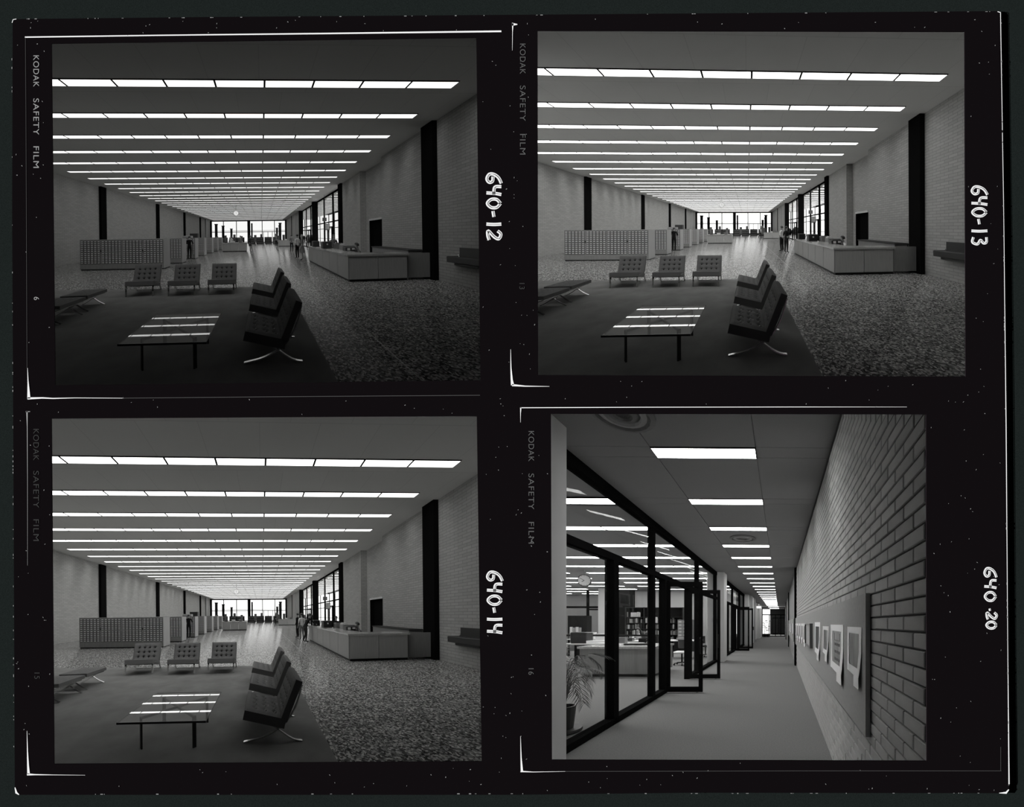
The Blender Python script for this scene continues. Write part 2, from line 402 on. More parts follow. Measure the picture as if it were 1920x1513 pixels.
wedge('bright white corner of film edge below the top left picture', [([(52, 690), (53, 715), (54, 735), (54.5, 747)], [0.6, 2.0, 4.5, 6]), ([(52, 747), (80, 746), (100, 747), (140, 746), (230, 746.5)], [4, 2.6, 2, 1.2, 0.8])])
wedge('faint film edge line under the top left picture', [([(230, 746.5), (500, 744), (900, 741)], 0.8), ([(48, 70), (49, 200), (51, 690)], 0.5)], M_grey2)
wedge('bright white film corner at the upper left of the top right picture', [([(960, 46), (970, 46)], [6, 1.5]), ([(961.5, 44), (961, 60), (960.5, 95)], [3, 1, 0.4])])
wedge('bright white film corner at the lower left of the top right picture', [([(957.5, 655), (958, 690), (959.5, 712), (961, 722)], [0.6, 2, 4, 6]), ([(960, 722), (985, 724), (1030, 724.5)], [4, 2, 0.6])])
wedge('pale film corner at the upper left of the bottom left picture', [([(49, 772), (57, 771.5)], [2.5, 1]), ([(51, 771), (51.5, 800), (52, 900), (52, 1060)], [3, 1.4, 0.8, 0.4])], M_grey1)
wedge('bright white film corner at the lower left of the bottom left picture', [([(51, 1370), (52, 1410), (53, 1435), (54, 1451)], [0.5, 2, 3.5, 5]), ([(51, 1451.5), (65, 1452), (100, 1452.5), (160, 1453)], [4, 2.2, 1, 0.4])])
wedge('thin film edge line above the bottom right picture', [([(976, 764.5), (1200, 763.5), (1500, 763), (1700, 763)], [1.5, 1.3, 1.2, 0.5]), ([(976.5, 764), (976, 775), (976, 792)], [2.4, 1.2, 0.4])], MATS['label_metal'])
wedge('bright white film corner at the lower left of the bottom right picture', [([(976, 1380), (977, 1420), (978.5, 1445)], [0.5, 2.2, 4.4]), ([(976, 1446), (1000, 1447), (1060, 1446)], [2.6, 1.2, 0.4])])
wedge('faint film edge line below the bottom right picture', [([(1060, 1446), (1500, 1445), (1877, 1445)], 0.6), ([(1876, 1400), (1876, 1445)], 0.6)], M_grey2)
wedge('white worn right edge of the contact sheet', [([(1875.5, 24), (1881.5, 400), (1886, 800), (1889, 1200), (1891.5, 1470)], [1.2, 1.0, 1.6, 1.0, 2.2]), ([(1870, 22), (1876, 24)], 1.4)])
wedge('white worn lower corners of the contact sheet', [([(28.5, 1476), (31, 1486), (36, 1489.5)], [1.5, 4, 1.5]), ([(1893-20, 1486.5), (1886, 1486), (1891, 1480)], [1, 4, 2]), ([(23, 43), (25, 37), (31, 36)], 1.2)])
b = B()
for i in range(420):                                  # specks of dust on the black border and the worn edges
    if i < 150:
        e = random.choice((0, 1, 2, 3)); t = random.random()
        p = ((22.5+t*4, 40+t*1445) if e == 0 else (28+t*1840, 36-t*14) if e == 1 else (30+t*1855, 1489-t*2.5) if e == 2 else (1877+t*14, 30+t*1450))
        ln, wd = random.uniform(1, 5), random.uniform(0.6, 1.6); an = math.pi/2 if e in (0, 3) else 0
    else:
        while True:
            p = (random.uniform(30, 1880), random.uniform(36, 1484))
            if not any(min(q[0] for q in OPEN[k])-3 < p[0] < max(q[0] for q in OPEN[k])+3 and min(q[1] for q in OPEN[k])-3 < p[1] < max(q[1] for q in OPEN[k])+3 for k in OPEN): break
        ln, wd = random.uniform(0.8, 2.6), random.uniform(0.5, 1.3); an = random.random()*6
    ribbon(b, [(p[0]-math.cos(an)*ln/2, p[1]-math.sin(an)*ln/2), (p[0]+math.cos(an)*ln/2, p[1]+math.sin(an)*ln/2)], wd)
sp('dust', b, M_grey1, 'white dust specks and chips over the black border', 'stuff')

M_bounce_dull = mat('bounce_dull', 0.22, 0.9, 0, 0.1); M_bounce = mat('bounce_pale', 0.85, 0.9, 0, 0.1)
for k in OPEN:  # unseen board added round each opening, bounces light into the room's near end
    q = [S(*p, -0.6) for p in OPEN[k]]; x0, x1 = min(p[0] for p in q)*1.13, max(p[0] for p in q)*1.13
    z0, z1 = min(p[2] for p in q)*1.13, max(p[2] for p in q)*1.13; m_ = .12
    x0, x1, z0, z1 = x0-m_, x1+m_, z0-m_, z1+m_; yy = D0+.52
    ox, oz = (-30, -.02) if k[1] == 'L' else (.02, 30), ((-.13, 22) if k[1] == 'L' else (-.03, 22)) if k[0] == 'T' else ((-22, -.17) if k[1] == 'L' else (-22, -.07))
    b = B(); b.box(ox[0], min(x0, ox[1]), yy, yy+.01, *oz) if x0 > ox[0] else 0
    b.box(max(x1, ox[0]), ox[1], yy, yy+.01, *oz) if x1 < ox[1] else 0
    b.box(max(x0, ox[0]), min(x1, ox[1]), yy, yy+.01, max(z1, oz[0]), oz[1]) if z1 < oz[1] else 0
    b.box(max(x0, ox[0]), min(x1, ox[1]), yy, yy+.01, oz[0], z0) if z0 > oz[0] else 0
    struct(PL, 'bounce_board', b, M_bounce_dull if k == 'TL' else M_bounce)
# unseen boards added to keep each compartment's light apart, pale for bounce
b = B(); b.box(-0.012, 0.012, D0+0.02, 190, -160, 60); struct(PL, 'light_divider_upright', b, M_part)
b = B(); b.box(-40, 0, 6.3, 60, -0.162, -0.138); b.box(0, 40, 5.9, 60, -0.062, -0.038); struct(PL, 'light_divider_level', b, M_part)

# ------------------------------------------------------------------ furniture
def tuft(b, O, ux, uy, un, w, l, t, nx, ny, res=6, m=0):   # a tufted cushion: O corner, ux/uy edges, un normal
    O, ux, uy, un = Vector(O), Vector(ux), Vector(uy), Vector(un); NX, NY = nx*res, ny*res
    def top(i, j):
        u, v = i/NX, j/NY
        s_ = abs(math.sin(math.pi*nx*u))*abs(math.sin(math.pi*ny*v))
        e = min(1, min(u, 1-u, v, 1-v)*14)
        gu, gv = nx*u, ny*v; ku, kv = min(max(round(gu), 1), nx-1), min(max(round(gv), 1), ny-1)
        dip = 0.2*math.exp(-((gu-ku)**2+(gv-kv)**2)/0.05)
        return O+ux*w*u+uy*l*v+un*(t*(0.97+0.03*(s_**0.4)*e-dip)-(1-e)*0.012)
    o = len(b.v); vs = [top(i, j) for j in range(NY+1) for i in range(NX+1)]
    b.add(vs, [(j*(NX+1)+i, j*(NX+1)+i+1, (j+1)*(NX+1)+i+1, (j+1)*(NX+1)+i) for j in range(NY) for i in range(NX)], m)
    q = [O, O+ux*w, O+ux*w+uy*l, O+uy*l]
    ring = [(i, 0) for i in range(NX)]+[(NX, j) for j in range(NY)]+[(NX-i, NY) for i in range(NX)]+[(0, NY-j) for j in range(NY)]
    tv = [top(i, j) for i, j in ring]; bv = [O+ux*w*i/NX+uy*l*j/NY for i, j in ring]; n = len(ring)
    b.add(tv+bv, [(k, n+k, n+(k+1) % n, (k+1) % n) for k in range(n)]+[tuple(range(2*n-1, n-1, -1))], m)
    return [O+ux*w*i/nx+uy*l*j/ny+un*t*0.80 for i in range(1, nx) for j in range(1, ny)]
def arc(pts, k=6): 
    out = []
    n = len(pts)
    for i in range(n-1):
        p0, p1, p2, p3 = pts[max(i-1, 0)], pts[i], pts[i+1], pts[min(i+2, n-1)]
        for j in range(k):
            t = j/k
            out.append(tuple(0.5*(2*p1[a]+(p2[a]-p0[a])*t+(2*p0[a]-5*p1[a]+4*p2[a]-p3[a])*t*t+(3*p1[a]-p0[a]-3*p2[a]+p3[a])*t**3) for a in range(3)))
    return out+[pts[-1]]
def lounge_chair(room, loc, rot, label, group, legs=False):
    t = T(room, 'lounge_chair', label, 'chair', loc, rot, group)
    b = B(); b.smooth = False
    d = Vector((0, 0.5, -0.12)).normalized(); n = Vector((1, 0, 0)).cross(d)
    bt = tuft(b, (-0.375, -0.38, 0.30), (1, 0, 0), d, n, 0.75, 0.545, 0.14, 5, 4)
    seat = t.part('seat', b, M_leather)
    c = B()
    for p in bt: c.ball(p, 0.024, 0.024, 0.018, 6, 4)
    t.part('button', c, M_button, seat, kind='stuff')
    b = B(); d = Vector((0, 0.19, 0.47)).normalized(); n = Vector((1, 0, 0)).cross(d)
    bt = tuft(b, (-0.375, 0.185, 0.25), (1, 0, 0), d, n, 0.75, 0.56, 0.105, 5, 4)
    back = t.part('backrest', b, M_leather)
    c = B()
    for p in bt: c.ball(p, 0.024, 0.018, 0.024, 6, 4)
    t.part('button', c, M_button, back, kind='stuff')
    for s in (-1, 1):
        x = s*0.355; b = B()
        if legs:
            b.bar(arc([(x, 0.22, 0.26), (x, -0.05, 0.31), (x, -0.27, 0.315), (x, -0.345, 0.25), (x, -0.345, 0.13), (x, -0.36, 0.005)]), (1, 0, 0), 0.04, 0.016)
            b.bar(arc([(x, 0.385, 0.735), (x, 0.32, 0.50), (x, 0.23, 0.28), (x, 0.27, 0.1), (x, 0.36, 0.012)]), (1, 0, 0), 0.035, 0.014)
            t.part('side_frame', b, M_chrome); continue
        b.bar(arc([(x, 0.385, 0.735), (x, 0.32, 0.50), (x, 0.215, 0.30), (x, 0.07, 0.165), (x, -0.13, 0.065), (x, -0.37, 0.008)]), (1, 0, 0), 0.035, 0.014)
        b.bar(arc([(x, -0.345, 0.335), (x, -0.15, 0.29), (x, 0.0, 0.215), (x, 0.085, 0.155), (x, 0.21, 0.065), (x, 0.30, 0.022), (x, 0.385, 0.008)]), (1, 0, 0), 0.035, 0.014)
        t.part('side_frame', b, M_chrome)
    for y, z in (((0.0, 0.27), (0.17, 0.235), (0.375, 0.71)) if legs else ((-0.30, 0.31), (0.17, 0.245), (0.375, 0.71))):
        b = B(); b.box(-0.355, 0.355, y-0.012, y+0.012, z-0.008, z+0.008); t.part('crossbar', b, M_chrome)
    if legs: b = B(); b.box(-0.35, 0.35, 0.33, 0.35, 0.015, 0.04); t.part('foot_bar', b, M_chrome)
    b = B()
    for k in range(9): b.box(-0.34+k*0.08, -0.31+k*0.08, 0.375, 0.392, 0.69, 0.745)
    t.part('strap', b, M_button, kind='stuff')
    return t.o
def footstool(room, loc, label, group):
    t = T(room, 'footstool', label, 'stool', loc, 0, group)
    b = B(); bt = tuft(b, (-0.3, -0.32, 0.29), (1, 0, 0.02), (0, 1, 0), (0, 0, 1), 0.6, 0.64, 0.085, 5, 5)
    cu = t.part('cushion', b, M_leather)
    c = B()
    for p in bt: c.ball(p, 0.016, 0.016, 0.01, 6, 4)
    t.part('button', c, M_button, cu, kind='stuff')
    for y in (-0.27, 0.27):
        b = B()
        for s in (-1, 1):
            b.bar(arc([(s*0.27, y, 0.285), (s*0.16, y, 0.25), (0, y, 0.165), (-s*0.14, y, 0.07), (-s*0.27, y, 0.008)]), (0, 1, 0), 0.032, 0.013)
        t.part('cross_frame', b, M_chrome)
    for x in (-0.26, 0.26):
        b = B(); b.box(x-0.012, x+0.012, -0.27, 0.27, 0.275, 0.29); t.part('crossbar', b, M_chrome)
    return t.o
def glass_table(room, loc, label):
    t = T(room, 'coffee_table', label, 'table', loc)
    b = B(); b.box(-0.51, 0.51, -0.51, 0.51, 0.392, 0.406); t.part('glass_top', b, M_tglass)
    b = B(); b.box(-0.512, 0.512, -0.516, -0.509, 0.386, 0.410); b.box(0.509, 0.512, -0.51, 0.51, 0.392, 0.406); b.box(-0.512, -0.509, -0.51, 0.51, 0.392, 0.406); b.box(-0.51, 0.51, 0.509, 0.512, 0.392, 0.406)
    t.part('glass_edge', b, M_black)
    for sx in (-1, 1):
        for sy in (-1, 1):
            b = B(); b.bar([(sx*0.325, sy*0.335, 0), (sx*0.325, sy*0.335, 0.39)], (1, 1*sx*sy*-1, 0), 0.046, 0.016); t.part('leg', b, M_steel)
    for s in (-1, 1):
        b = B(); b.bar([(-0.325, -s*0.335, 0.376), (0.325, s*0.335, 0.376)], (0, 0, 1), 0.032, 0.016); t.part('cross_brace', b, M_steel)
    return t.o
def catalog(room, x0, x1, z, label, group, units=4, cols=6):
    # a bank of card drawers: x0..x1 wide, front at depth z
    xm = (x0+x1)/2; t = T(room, 'card_catalog', label, 'cabinet', (xm, z, 0), 0, group); w = (x1-x0)/2
    H, Dp = 1.585, 0.86
    b = B(); b.box(-w, w, 0, Dp, 0.05, H); t.part('carcass', b, M_side)
    b = B(); b.box(-w, w, -0.012, 0.0, 0.05, 0.30); b.box(-w, w, -0.012, 0, 1.54, H); b.box(-w, -w+0.03, -0.012, 0, 0.3, 1.54); b.box(w-0.03, w, -0.012, 0, 0.3, 1.54)
    t.part('face_frame', b, M_wood2)
    b = B(); b.box(-w+0.02, w-0.02, 0.03, Dp-0.03, 0, 0.05); t.part('plinth', b, M_kick)
    fr = B(); lb = B(); uw = 2*w/units
    for u in range(units):
        for c in range(cols):
            cw = (uw-0.05)/cols; xx = -w+u*uw+0.025+c*cw
            for blk in (0, 1):
                for r in range(6):
                    zz = 0.335+blk*0.61+r*0.0985
                    fr.box(xx+0.006, xx+cw-0.006, -0.012, 0.0, zz+0.004, zz+0.092)
                    lb.box(xx+0.03, xx+cw-0.03, -0.019, -0.012, zz+0.03, zz+0.07)
    t.part('drawer', fr, M_front, kind='stuff'); t.part('label_holder', lb, M_brass, kind='stuff')
    if units > 1:
        b = B()
        for u in (1, 3): b.tube([(-w+u*uw, -0.03, 0.93), (-w+u*uw, -0.03, 1.05)], 0.018, 6)
        t.part('lock_handle', b, M_black)
    return t.o
def people_mesh(pose):
    """skin-modifier figure; returns verts, faces, material index (0 skin 1 top 2 bottom 3 shoe)"""
    J = dict(pelvis=(0, 0, .95), belly=(0, 0, 1.1), chest=(0, 0, 1.29), neck=(0, 0, 1.47), jaw=(0, -.02, 1.56), head=(0, -.015, 1.645), crown=(0, 0, 1.71),
             nose=(0, -.115, 1.63))
    for s, q in ((-1, 'l'), (1, 'r')):
        J.update({'sh'+q: (s*.175, 0, 1.41), 'el'+q: (s*.235, .03, 1.13), 'wr'+q: (s*.24, -.06, .90), 'ha'+q: (s*.24, -.09, .84),
                  'hip'+q: (s*.09, 0, .89), 'kn'+q: (s*.1, -.02, .49), 'an'+q: (s*.1, .03, .09), 'to'+q: (s*.115, -.13, .035)})
    J.update(pose.get('J', {}))
    for s, q in ((-1, 'l'), (1, 'r')):
        h = Vector(J['ha'+q]); d = (h-Vector(J['wr'+q])).normalized(); sd = Vector((0, 1, 0)) if abs(d.y) < 0.7 else Vector((1, 0, 0))
        for k in range(4): J['f%d%s' % (k, q)] = h+d*(.085-.012*abs(k-1.4))+sd*(k-1.5)*.022+Vector((-s*.012, -.01, 0))
        J['th'+q] = h+sd*-.05+d*.03
    Rd = dict(pelvis=(.135, .1), belly=(.125, .092), chest=(.15, .105), neck=(.052, .055), jaw=(.066, .075), head=(.078, .092), crown=(.058, .068), nose=(.014, .014))
    for q in 'lr':
        Rd.update({'sh'+q: (.062, .062), 'el'+q: (.042, .042), 'wr'+q: (.028, .026), 'ha'+q: (.036, .02), 'hip'+q: (.088, .09), 'kn'+q: (.06, .062),
                   'an'+q: (.042, .045), 'to'+q: (.042, .032), 'th'+q: (.010, .010)})
        for k in range(4): Rd['f%d%s' % (k, q)] = (.009, .009)
    Ed = [('pelvis', 'belly', 1), ('belly', 'chest', 1), ('chest', 'neck', 1), ('neck', 'jaw', 0), ('jaw', 'head', 0), ('head', 'crown', 0), ('head', 'nose', 0)]
    for q in 'lr':
        Ed += [('chest', 'sh'+q, 1), ('sh'+q, 'el'+q, 1), ('el'+q, 'wr'+q, 1 if pose.get('sleeve', 1) else 0), ('wr'+q, 'ha'+q, 0), ('pelvis', 'hip'+q, 2),
               ('hip'+q, 'kn'+q, 2), ('kn'+q, 'an'+q, 0 if pose.get('bare') else 2), ('an'+q, 'to'+q, 3), ('ha'+q, 'th'+q, 0)]
        Ed += [('ha'+q, 'f%d%s' % (k, q), 0) for k in range(4)]
    nm = list(J); ix = {k: i for i, k in enumerate(nm)}
    me = bpy.data.meshes.new('tmp'); me.from_pydata([J[k] for k in nm], [(ix[a], ix[c]) for a, c, _ in Ed], [])
    o = bpy.data.objects.new('tmp', me); C.objects.link(o)
    md = o.modifiers.new('s', 'SKIN'); md.use_smooth_shade = True
    sv = me.skin_vertices[0].data
    for k in nm: sv[ix[k]].radius = Rd[k]; sv[ix[k]].use_root = (k == 'pelvis')
    sd = o.modifiers.new('d', 'SUBSURF'); sd.levels = 1
    dg = bpy.context.evaluated_depsgraph_get(); ev = o.evaluated_get(dg); m2 = ev.to_mesh()
    vs = [v.co.copy() for v in m2.vertices]; fs = [tuple(p.vertices) for p in m2.polygons]
    segs = [(Vector(J[a]), Vector(J[c]), k) for a, c, k in Ed]; mi = []
    for f in fs:
        c = sum((vs[i] for i in f), Vector())/len(f); best = 9; kk = 0
        for a, e, k in segs:
            ab = e-a; t = max(0, min(1, (c-a).dot(ab)/ab.length_squared)); dd = (c-a-ab*t).length
            if dd < best: best, kk = dd, k
        mi.append(kk)
    ev.to_mesh_clear(); bpy.data.objects.remove(o); bpy.data.meshes.remove(me)
    return vs, fs, mi, J
PCACHE = {}
POSE = {
 'stand': {}, 'short': {'sleeve': 0},
 'reach': {'J': dict(elr=(.24, -.12, 1.16), wrr=(.16, -.3, 1.2), har=(.14, -.37, 1.23), ell=(-.24, -.12, 1.16), wrl=(-.16, -.3, 1.2), hal=(-.14, -.37, 1.23),
                     jaw=(0, -.05, 1.55), head=(0, -.06, 1.63), crown=(0, -.05, 1.70), nose=(0, -.16, 1.60))},
 'lean': {'J': dict(belly=(0, -.06, 1.1), chest=(0, -.2, 1.25), neck=(0, -.29, 1.41), jaw=(0, -.33, 1.49), head=(0, -.34, 1.575), crown=(0, -.34, 1.64), nose=(0, -.445, 1.55),
                    shl=(-.17, -.24, 1.35), shr=(.17, -.24, 1.35), ell=(-.25, -.42, 1.14), elr=(.25, -.42, 1.14), wrl=(-.17, -.62, 1.04), wrr=(.17, -.62, 1.04), hal=(-.13, -.69, 1.04), har=(.13, -.69, 1.04), knr=(.1, -.08, .5), anr=(.12, .06, .09), tor=(.13, -.1, .035))},
 'sit': {'J': dict(pelvis=(0, 0, .5), belly=(0, -.01, .65), chest=(0, -.06, .85), neck=(0, -.09, 1.03), jaw=(0, -.13, 1.11), head=(0, -.14, 1.195), crown=(0, -.13, 1.26), nose=(0, -.245, 1.17),
                   shl=(-.175, -.08, .96), shr=(.175, -.08, .96), ell=(-.25, -.2, .75), elr=(.25, -.2, .75), wrl=(-.16, -.42, .77), wrr=(.16, -.42, .77), hal=(-.13, -.49, .78), har=(.13, -.49, .78),
                   hipl=(-.09, -.03, .47), hipr=(.09, -.03, .47), knl=(-.11, -.42, .48), knr=(.11, -.42, .48), anl=(-.11, -.38, .09), anr=(.11, -.38, .09), tol=(-.12, -.54, .035), tor=(.12, -.54, .035))},
 'dress': {'sleeve': 0, 'bare': 1},
}
def person(room, xz, rot, pose, top, bottom, label, hair=None, height=1.75, extra=None):
    if pose not in PCACHE: PCACHE[pose] = people_mesh(POSE[pose])
    vs, fs, mi, J = PCACHE[pose]; k = height/1.75
    t = T(room, 'person', label, 'person', (xz[0], xz[1], 0), rot)
    b = B(); b.smooth = True; b.v = [tuple(v*k) for v in vs]; b.f = fs; b.m = mi
    t.part('body', b, [M_skin, top, bottom, M_black])
    h = Vector(J['head'])*k; c = Vector(J['crown'])*k; b = B(); b.smooth = True
    n, kk = 12, 6; r = (.098*k, .112*k, .105*k); cc = h+(c-h)*0.25+Vector((0, .012, 0))
    vv = []; ff = []
    for i in range(kk+1):
        for j in range(n):
            th = 2*math.pi*j/n; a = (0.62 if math.sin(th) > -0.35 else 0.36)*math.pi*i/kk
            vv.append((cc.x+r[0]*math.sin(a)*math.cos(th), cc.y+r[1]*math.sin(a)*math.sin(th), cc.z+r[2]*math.cos(a)))
    for i in range(kk):
        for j in range(n): ff.append((i*n+j, (i+1)*n+j, (i+1)*n+(j+1) % n, i*n+(j+1) % n))
    b.add(vv, ff); t.part('hair', b, hair or M_hair)
    b = B()
    for s in (-1, 1): b.ball((h.x+s*.032*k, h.y-.088*k, h.z+.012*k), .011*k, .008*k, .008*k, 6, 4)
    t.part('eye', b, M_hair)
    if extra == 'skirt':
        b = B(); b.lathe([(.11*k, .98*k), (.15*k, .9*k), (.21*k, .6*k), (.215*k, .52*k)], n=16); t.part('skirt', b, bottom)
    if extra == 'bag':
        b = B(); b.bev(-.34*k, -.22*k, -.16, .16, .62*k, .92*k, .03); b.tube([(-.28*k, -.1, .92*k), (-.24*k, 0, 1.25*k), (-.17*k, 0, 1.44*k)], .012, 6); t.part('shoulder_bag', b, M_black)
    return t.o

# ------------------------------------------------------------------ the reading hall (seen three times)
HC = 4.04; EYE = 1.65; CEIL = HC+EYE; XL, XR = -12.5, 6.31
ORD = ['first', 'second', 'third', 'fourth', 'fifth', 'sixth', 'seventh', 'eighth', 'ninth', 'tenth', 'eleventh', 'twelfth', 'thirteenth', 'fourteenth',
       'fifteenth', 'sixteenth', 'seventeenth', 'eighteenth', 'nineteenth', 'twentieth']
ORD += ['twenty-'+q for q in ORD[:9]]+['thirtieth']+['thirty-'+q for q in ORD[:9]]
def clipstruct(room, name, polys, m, parent=None):
    b = B()
    for p in polys:
        q = room.clip(p)
        if len(q) > 2: b.poly(q)
    if b.f: return struct(room, name, b, m, parent)
def bbox_st(room, name, x0, x1, y0, y1, z0, z1, m, parent=None):
    b = B(); b.box(x0, x1, y0, y1, z0, z1); return struct(room, name, b, m, parent)
def hall(R, people):
    pic = R.pic; P = R.P; YF = 57.0
    M_panel = mat('panel_'+R.key, emit=LIGHT[R.key]); M_sky = mat('sky_'+R.key, emit=SKY[R.key])
    y0 = 0.5
    clipstruct(R, 'floor', [[(XL-.3, y0, 0), (XR+.8, y0, 0), (XR+.8, YF+.3, 0), (XL-.3, YF+.3, 0)]], M_floor)
    clipstruct(R, 'ceiling', [[(XL-.3, y0, CEIL), (XL-.3, YF+.3, CEIL), (XR+.8, YF+.3, CEIL), (XR+.8, y0, CEIL)]], M_ceil)
    clipstruct(R, 'wall_left', [[(XL, y0, 0), (XL, YF, 0), (XL, YF, CEIL), (XL, y0, CEIL)]], M_brick)
    clipstruct(R, 'wall_right', [[(XR, y0, 0), (XR, y0, CEIL), (XR, 11.7, CEIL), (XR, 11.7, 0)]], M_brick)
    # recess with the dark doorway, then the pier and the wall up to the glazing
    b = B(); X2 = 6.71
    b.poly([(XR, 11.7, 0), (XR, 11.7, CEIL), (X2, 11.7, CEIL), (X2, 11.7, 0)])
    b.poly([(XR, 14.3, 0), (X2+.2, 14.3, 0), (X2+.2, 14.3, CEIL), (XR, 14.3, CEIL)])
    struct(R, 'wall_recess', b, M_brickx)
    b = B(); d0, d1, dt = 12.45, 13.9, 2.52
    for ya, yb, za, zb in ((11.7, d0, 0, CEIL), (d1, 14.3, 0, CEIL), (d0, d1, dt, CEIL)):
        b.poly([(X2, ya, za), (X2, ya, zb), (X2, yb, zb), (X2, yb, za)])
    b.poly([(XR+.05, 14.3, 0), (XR+.05, 14.3, CEIL), (XR+.05, 17.6, CEIL), (XR+.05, 17.6, 0)])
    struct(R, 'wall_recess', b, M_brick)
    dr = setting('door_1')
    b = B(); b.box(X2+.25, X2+.3, d0-.2, d1+.2, 0, dt+.1); struct(R, 'doorway_dark', b, M_dark, dr)  # black sheet painted as the dark inside of the doorway
    b = B(); b.box(X2, X2+.25, d0-.03, d0, 0, dt); b.box(X2, X2+.25, d1, d1+.03, 0, dt); b.box(X2, X2+.25, d0, d1, dt, dt+.04); struct(R, 'door_frame', b, M_dark, dr)
    b = B(); b.box(X2-.04, X2+.0, d0, d1, dt-.01, dt+.09); struct(R, 'door_lintel', b, M_paper, dr)  # light caught on the lintel edge, painted as a white strip
    b = B(); b.lathe([(.03, 0), (.035, .04), (.02, .06)], (X2+.19, d0+.35, 1.0), 10, 0, 'x'); struct(R, 'door_handle', b, M_chrome, dr)
    # dark pilasters along both side walls
    for i, z in enumerate((17.75, 27.3, 36.9, 46.5, 56.1)):
        bbox_st(R, 'trim_%d' % (i+1), XL, XL+.18, z-.03*XL-.1, z-.03*XL+.5, 0, CEIL, M_dark)
    bbox_st(R, 'trim_6', XR-.18, XR+.02, 7.93, 8.5, 0, CEIL, M_dark)
    for i, z in enumerate((17.55, 27.0, 36.6)):
        bbox_st(R, 'trim_%d' % (7+i), XR-.12, X2+.1, z-.03, z+.55, 0, CEIL, M_dark)
    for i, z in enumerate((46.2, 55.9)): bbox_st(R, 'trim_%d' % (10+i), XR-.06, XR+.1, z, z+.6, 0, CEIL, M_dark)
    bbox_st(R, 'trim_12', XL, XL+.25, 51.5, 52.3, 0, CEIL, M_side)
    bbox_st(R, 'trim_13', XR-.06, XR+.1, 41.5, 42.2, 0, CEIL, M_side)
    b = B(); b.poly([(XR, 37.1, 0), (XR, 37.1, CEIL), (XR, YF, CEIL), (XR, YF, 0)]); struct(R, 'wall_right', b, M_brick)
    # glazed screen to the foyer on the right
    XG = 6.75; wn = setting('window_1')
    for k, (ya, yb) in enumerate(((18.1, 27.0), (27.55, 36.6))):
        n = 3; st = (yb-ya)/n
        for j in range(n):
            a, c = ya+j*st, ya+(j+1)*st
            b = B(); b.box(XG-.006, XG+.006, a+.06, c-.06, .1, 2.9); b.box(XG-.006, XG+.006, a+.06, c-.06, 3.0, 5.55); struct(R, 'pane', b, M_glass, wn)
            if j: b = B(); b.box(XG-.07, XG+.07, a-.07, a+.07, 0, CEIL); struct(R, 'mullion', b, M_dark, wn)
        for z, t in ((0.05, .1), (2.95, .1), (5.62, .14)):
            b = B(); b.box(XG-.06, XG+.06, ya, yb, z-t/2, z+t/2); struct(R, 'rail', b, M_dark, wn)
        for dz in (ya+st*1.15, ya+st*1.55, ya+st*1.95):
            b = B(); b.box(XG-.05, XG+.05, dz-.05, dz+.05, 0, 2.45); struct(R, 'door_stile', b, M_dark, wn)
        b = B(); b.box(XG-.05, XG+.05, ya+st*1.1, ya+st*2, 2.4, 2.5); struct(R, 'door_head', b, M_dark, wn)
    # the foyer beyond that screen
    def lim(x, z): return min(x, max(8, 1.05*z-0.3)) if R.sx < 0 else x
    XO = 12.6
    clipstruct(R, 'floor', [[(XR+.8, 17.6, 0), (XO+6, 17.6, 0), (XO+6, 58, 0), (XR+.8, 58, 0)]], M_floor)
    clipstruct(R, 'ceiling', [[(XR+.8, 17.6, CEIL), (XR+.8, 57.3, CEIL), (XO, 57.3, CEIL), (XO, 17.6, CEIL)]], M_ceil)
    clipstruct(R, 'wall_foyer', [[(XR+.4, 17.6, 0), (XR+.4, 17.6, CEIL), (XO+6, 17.6, CEIL), (XO+6, 17.6, 0)]], M_brickx)
    w2 = setting('window_2')
    for j in range(12):
        z = 19.5+j*3.2; b = B(); b.box(XO-.06, XO+.06, z-.05, z+.05, 0, CEIL); struct(R, 'mullion', b, M_dark, w2)
    b = B(); b.box(XO-.05, XO+.05, 18, 57, 2.9, 3.0); b.box(XO-.05, XO+.05, 18, 57, 1.0, 1.06); struct(R, 'rail', b, M_dark, w2)
    b = B(); b.box(8.9, 9.1, 57.1, 57.3, 0, CEIL); b.box(XR+.8, XO, 57.1, 57.3, 2.85, 3.05); b.box(11, 11.2, 57.1, 57.3, 0, CEIL); struct(R, 'mullion', b, M_dark, w2)
    clipstruct(R, 'sky_side', [[(XO+5.5, 17.7, -1), (XO+5.5, 17.7, 7), (XO+5.5, 60, 7), (XO+5.5, 60, -1)],
                               [(XR+.9, 60, -1), (XO+5.5, 60, -1), (XO+5.5, 60, 7), (XR+.9, 60, 7)]], M_sky)
    for j in range(9):
        hb = B(); hb.smooth = True
        for q in range(7): hb.ball((random.uniform(-.5, .5), random.uniform(-1.3, 1.3), random.uniform(.4, 1.0)), .7, .9, .75+random.random()*.4, 8, 6)
        one(R, 'hedge', hb, M_bark, '%s dark clipped hedge outside the foyer glazing of the %s picture' % (ORD[j], pic), 'hedge', ((XO+3+j % 2, 21+j*4.4, 0) if j < 6 else (8.2+(j-6)*2.2, 58.7, 0)), 0, 'hedges outside the foyer, %s' % pic)
    # far window wall
    wf = setting('window_3')
    xs = [XL+.2, -9.3, -6.1, -2.9, 0.3, 3.4, XR-.05]
    for a, c in zip(xs[:-1], xs[1:]):
        b = B(); b.box(a+.04, c-.04, YF-.006, YF+.006, .1, 2.7); b.box(a+.04, c-.04, YF-.006, YF+.006, 2.85, 5.5); struct(R, 'pane', b, M_glass, wf)
    for x in xs: b = B(); b.box(x-.085, x+.085, YF-.06, YF+.06, 0, CEIL); struct(R, 'mullion', b, M_dark, wf)
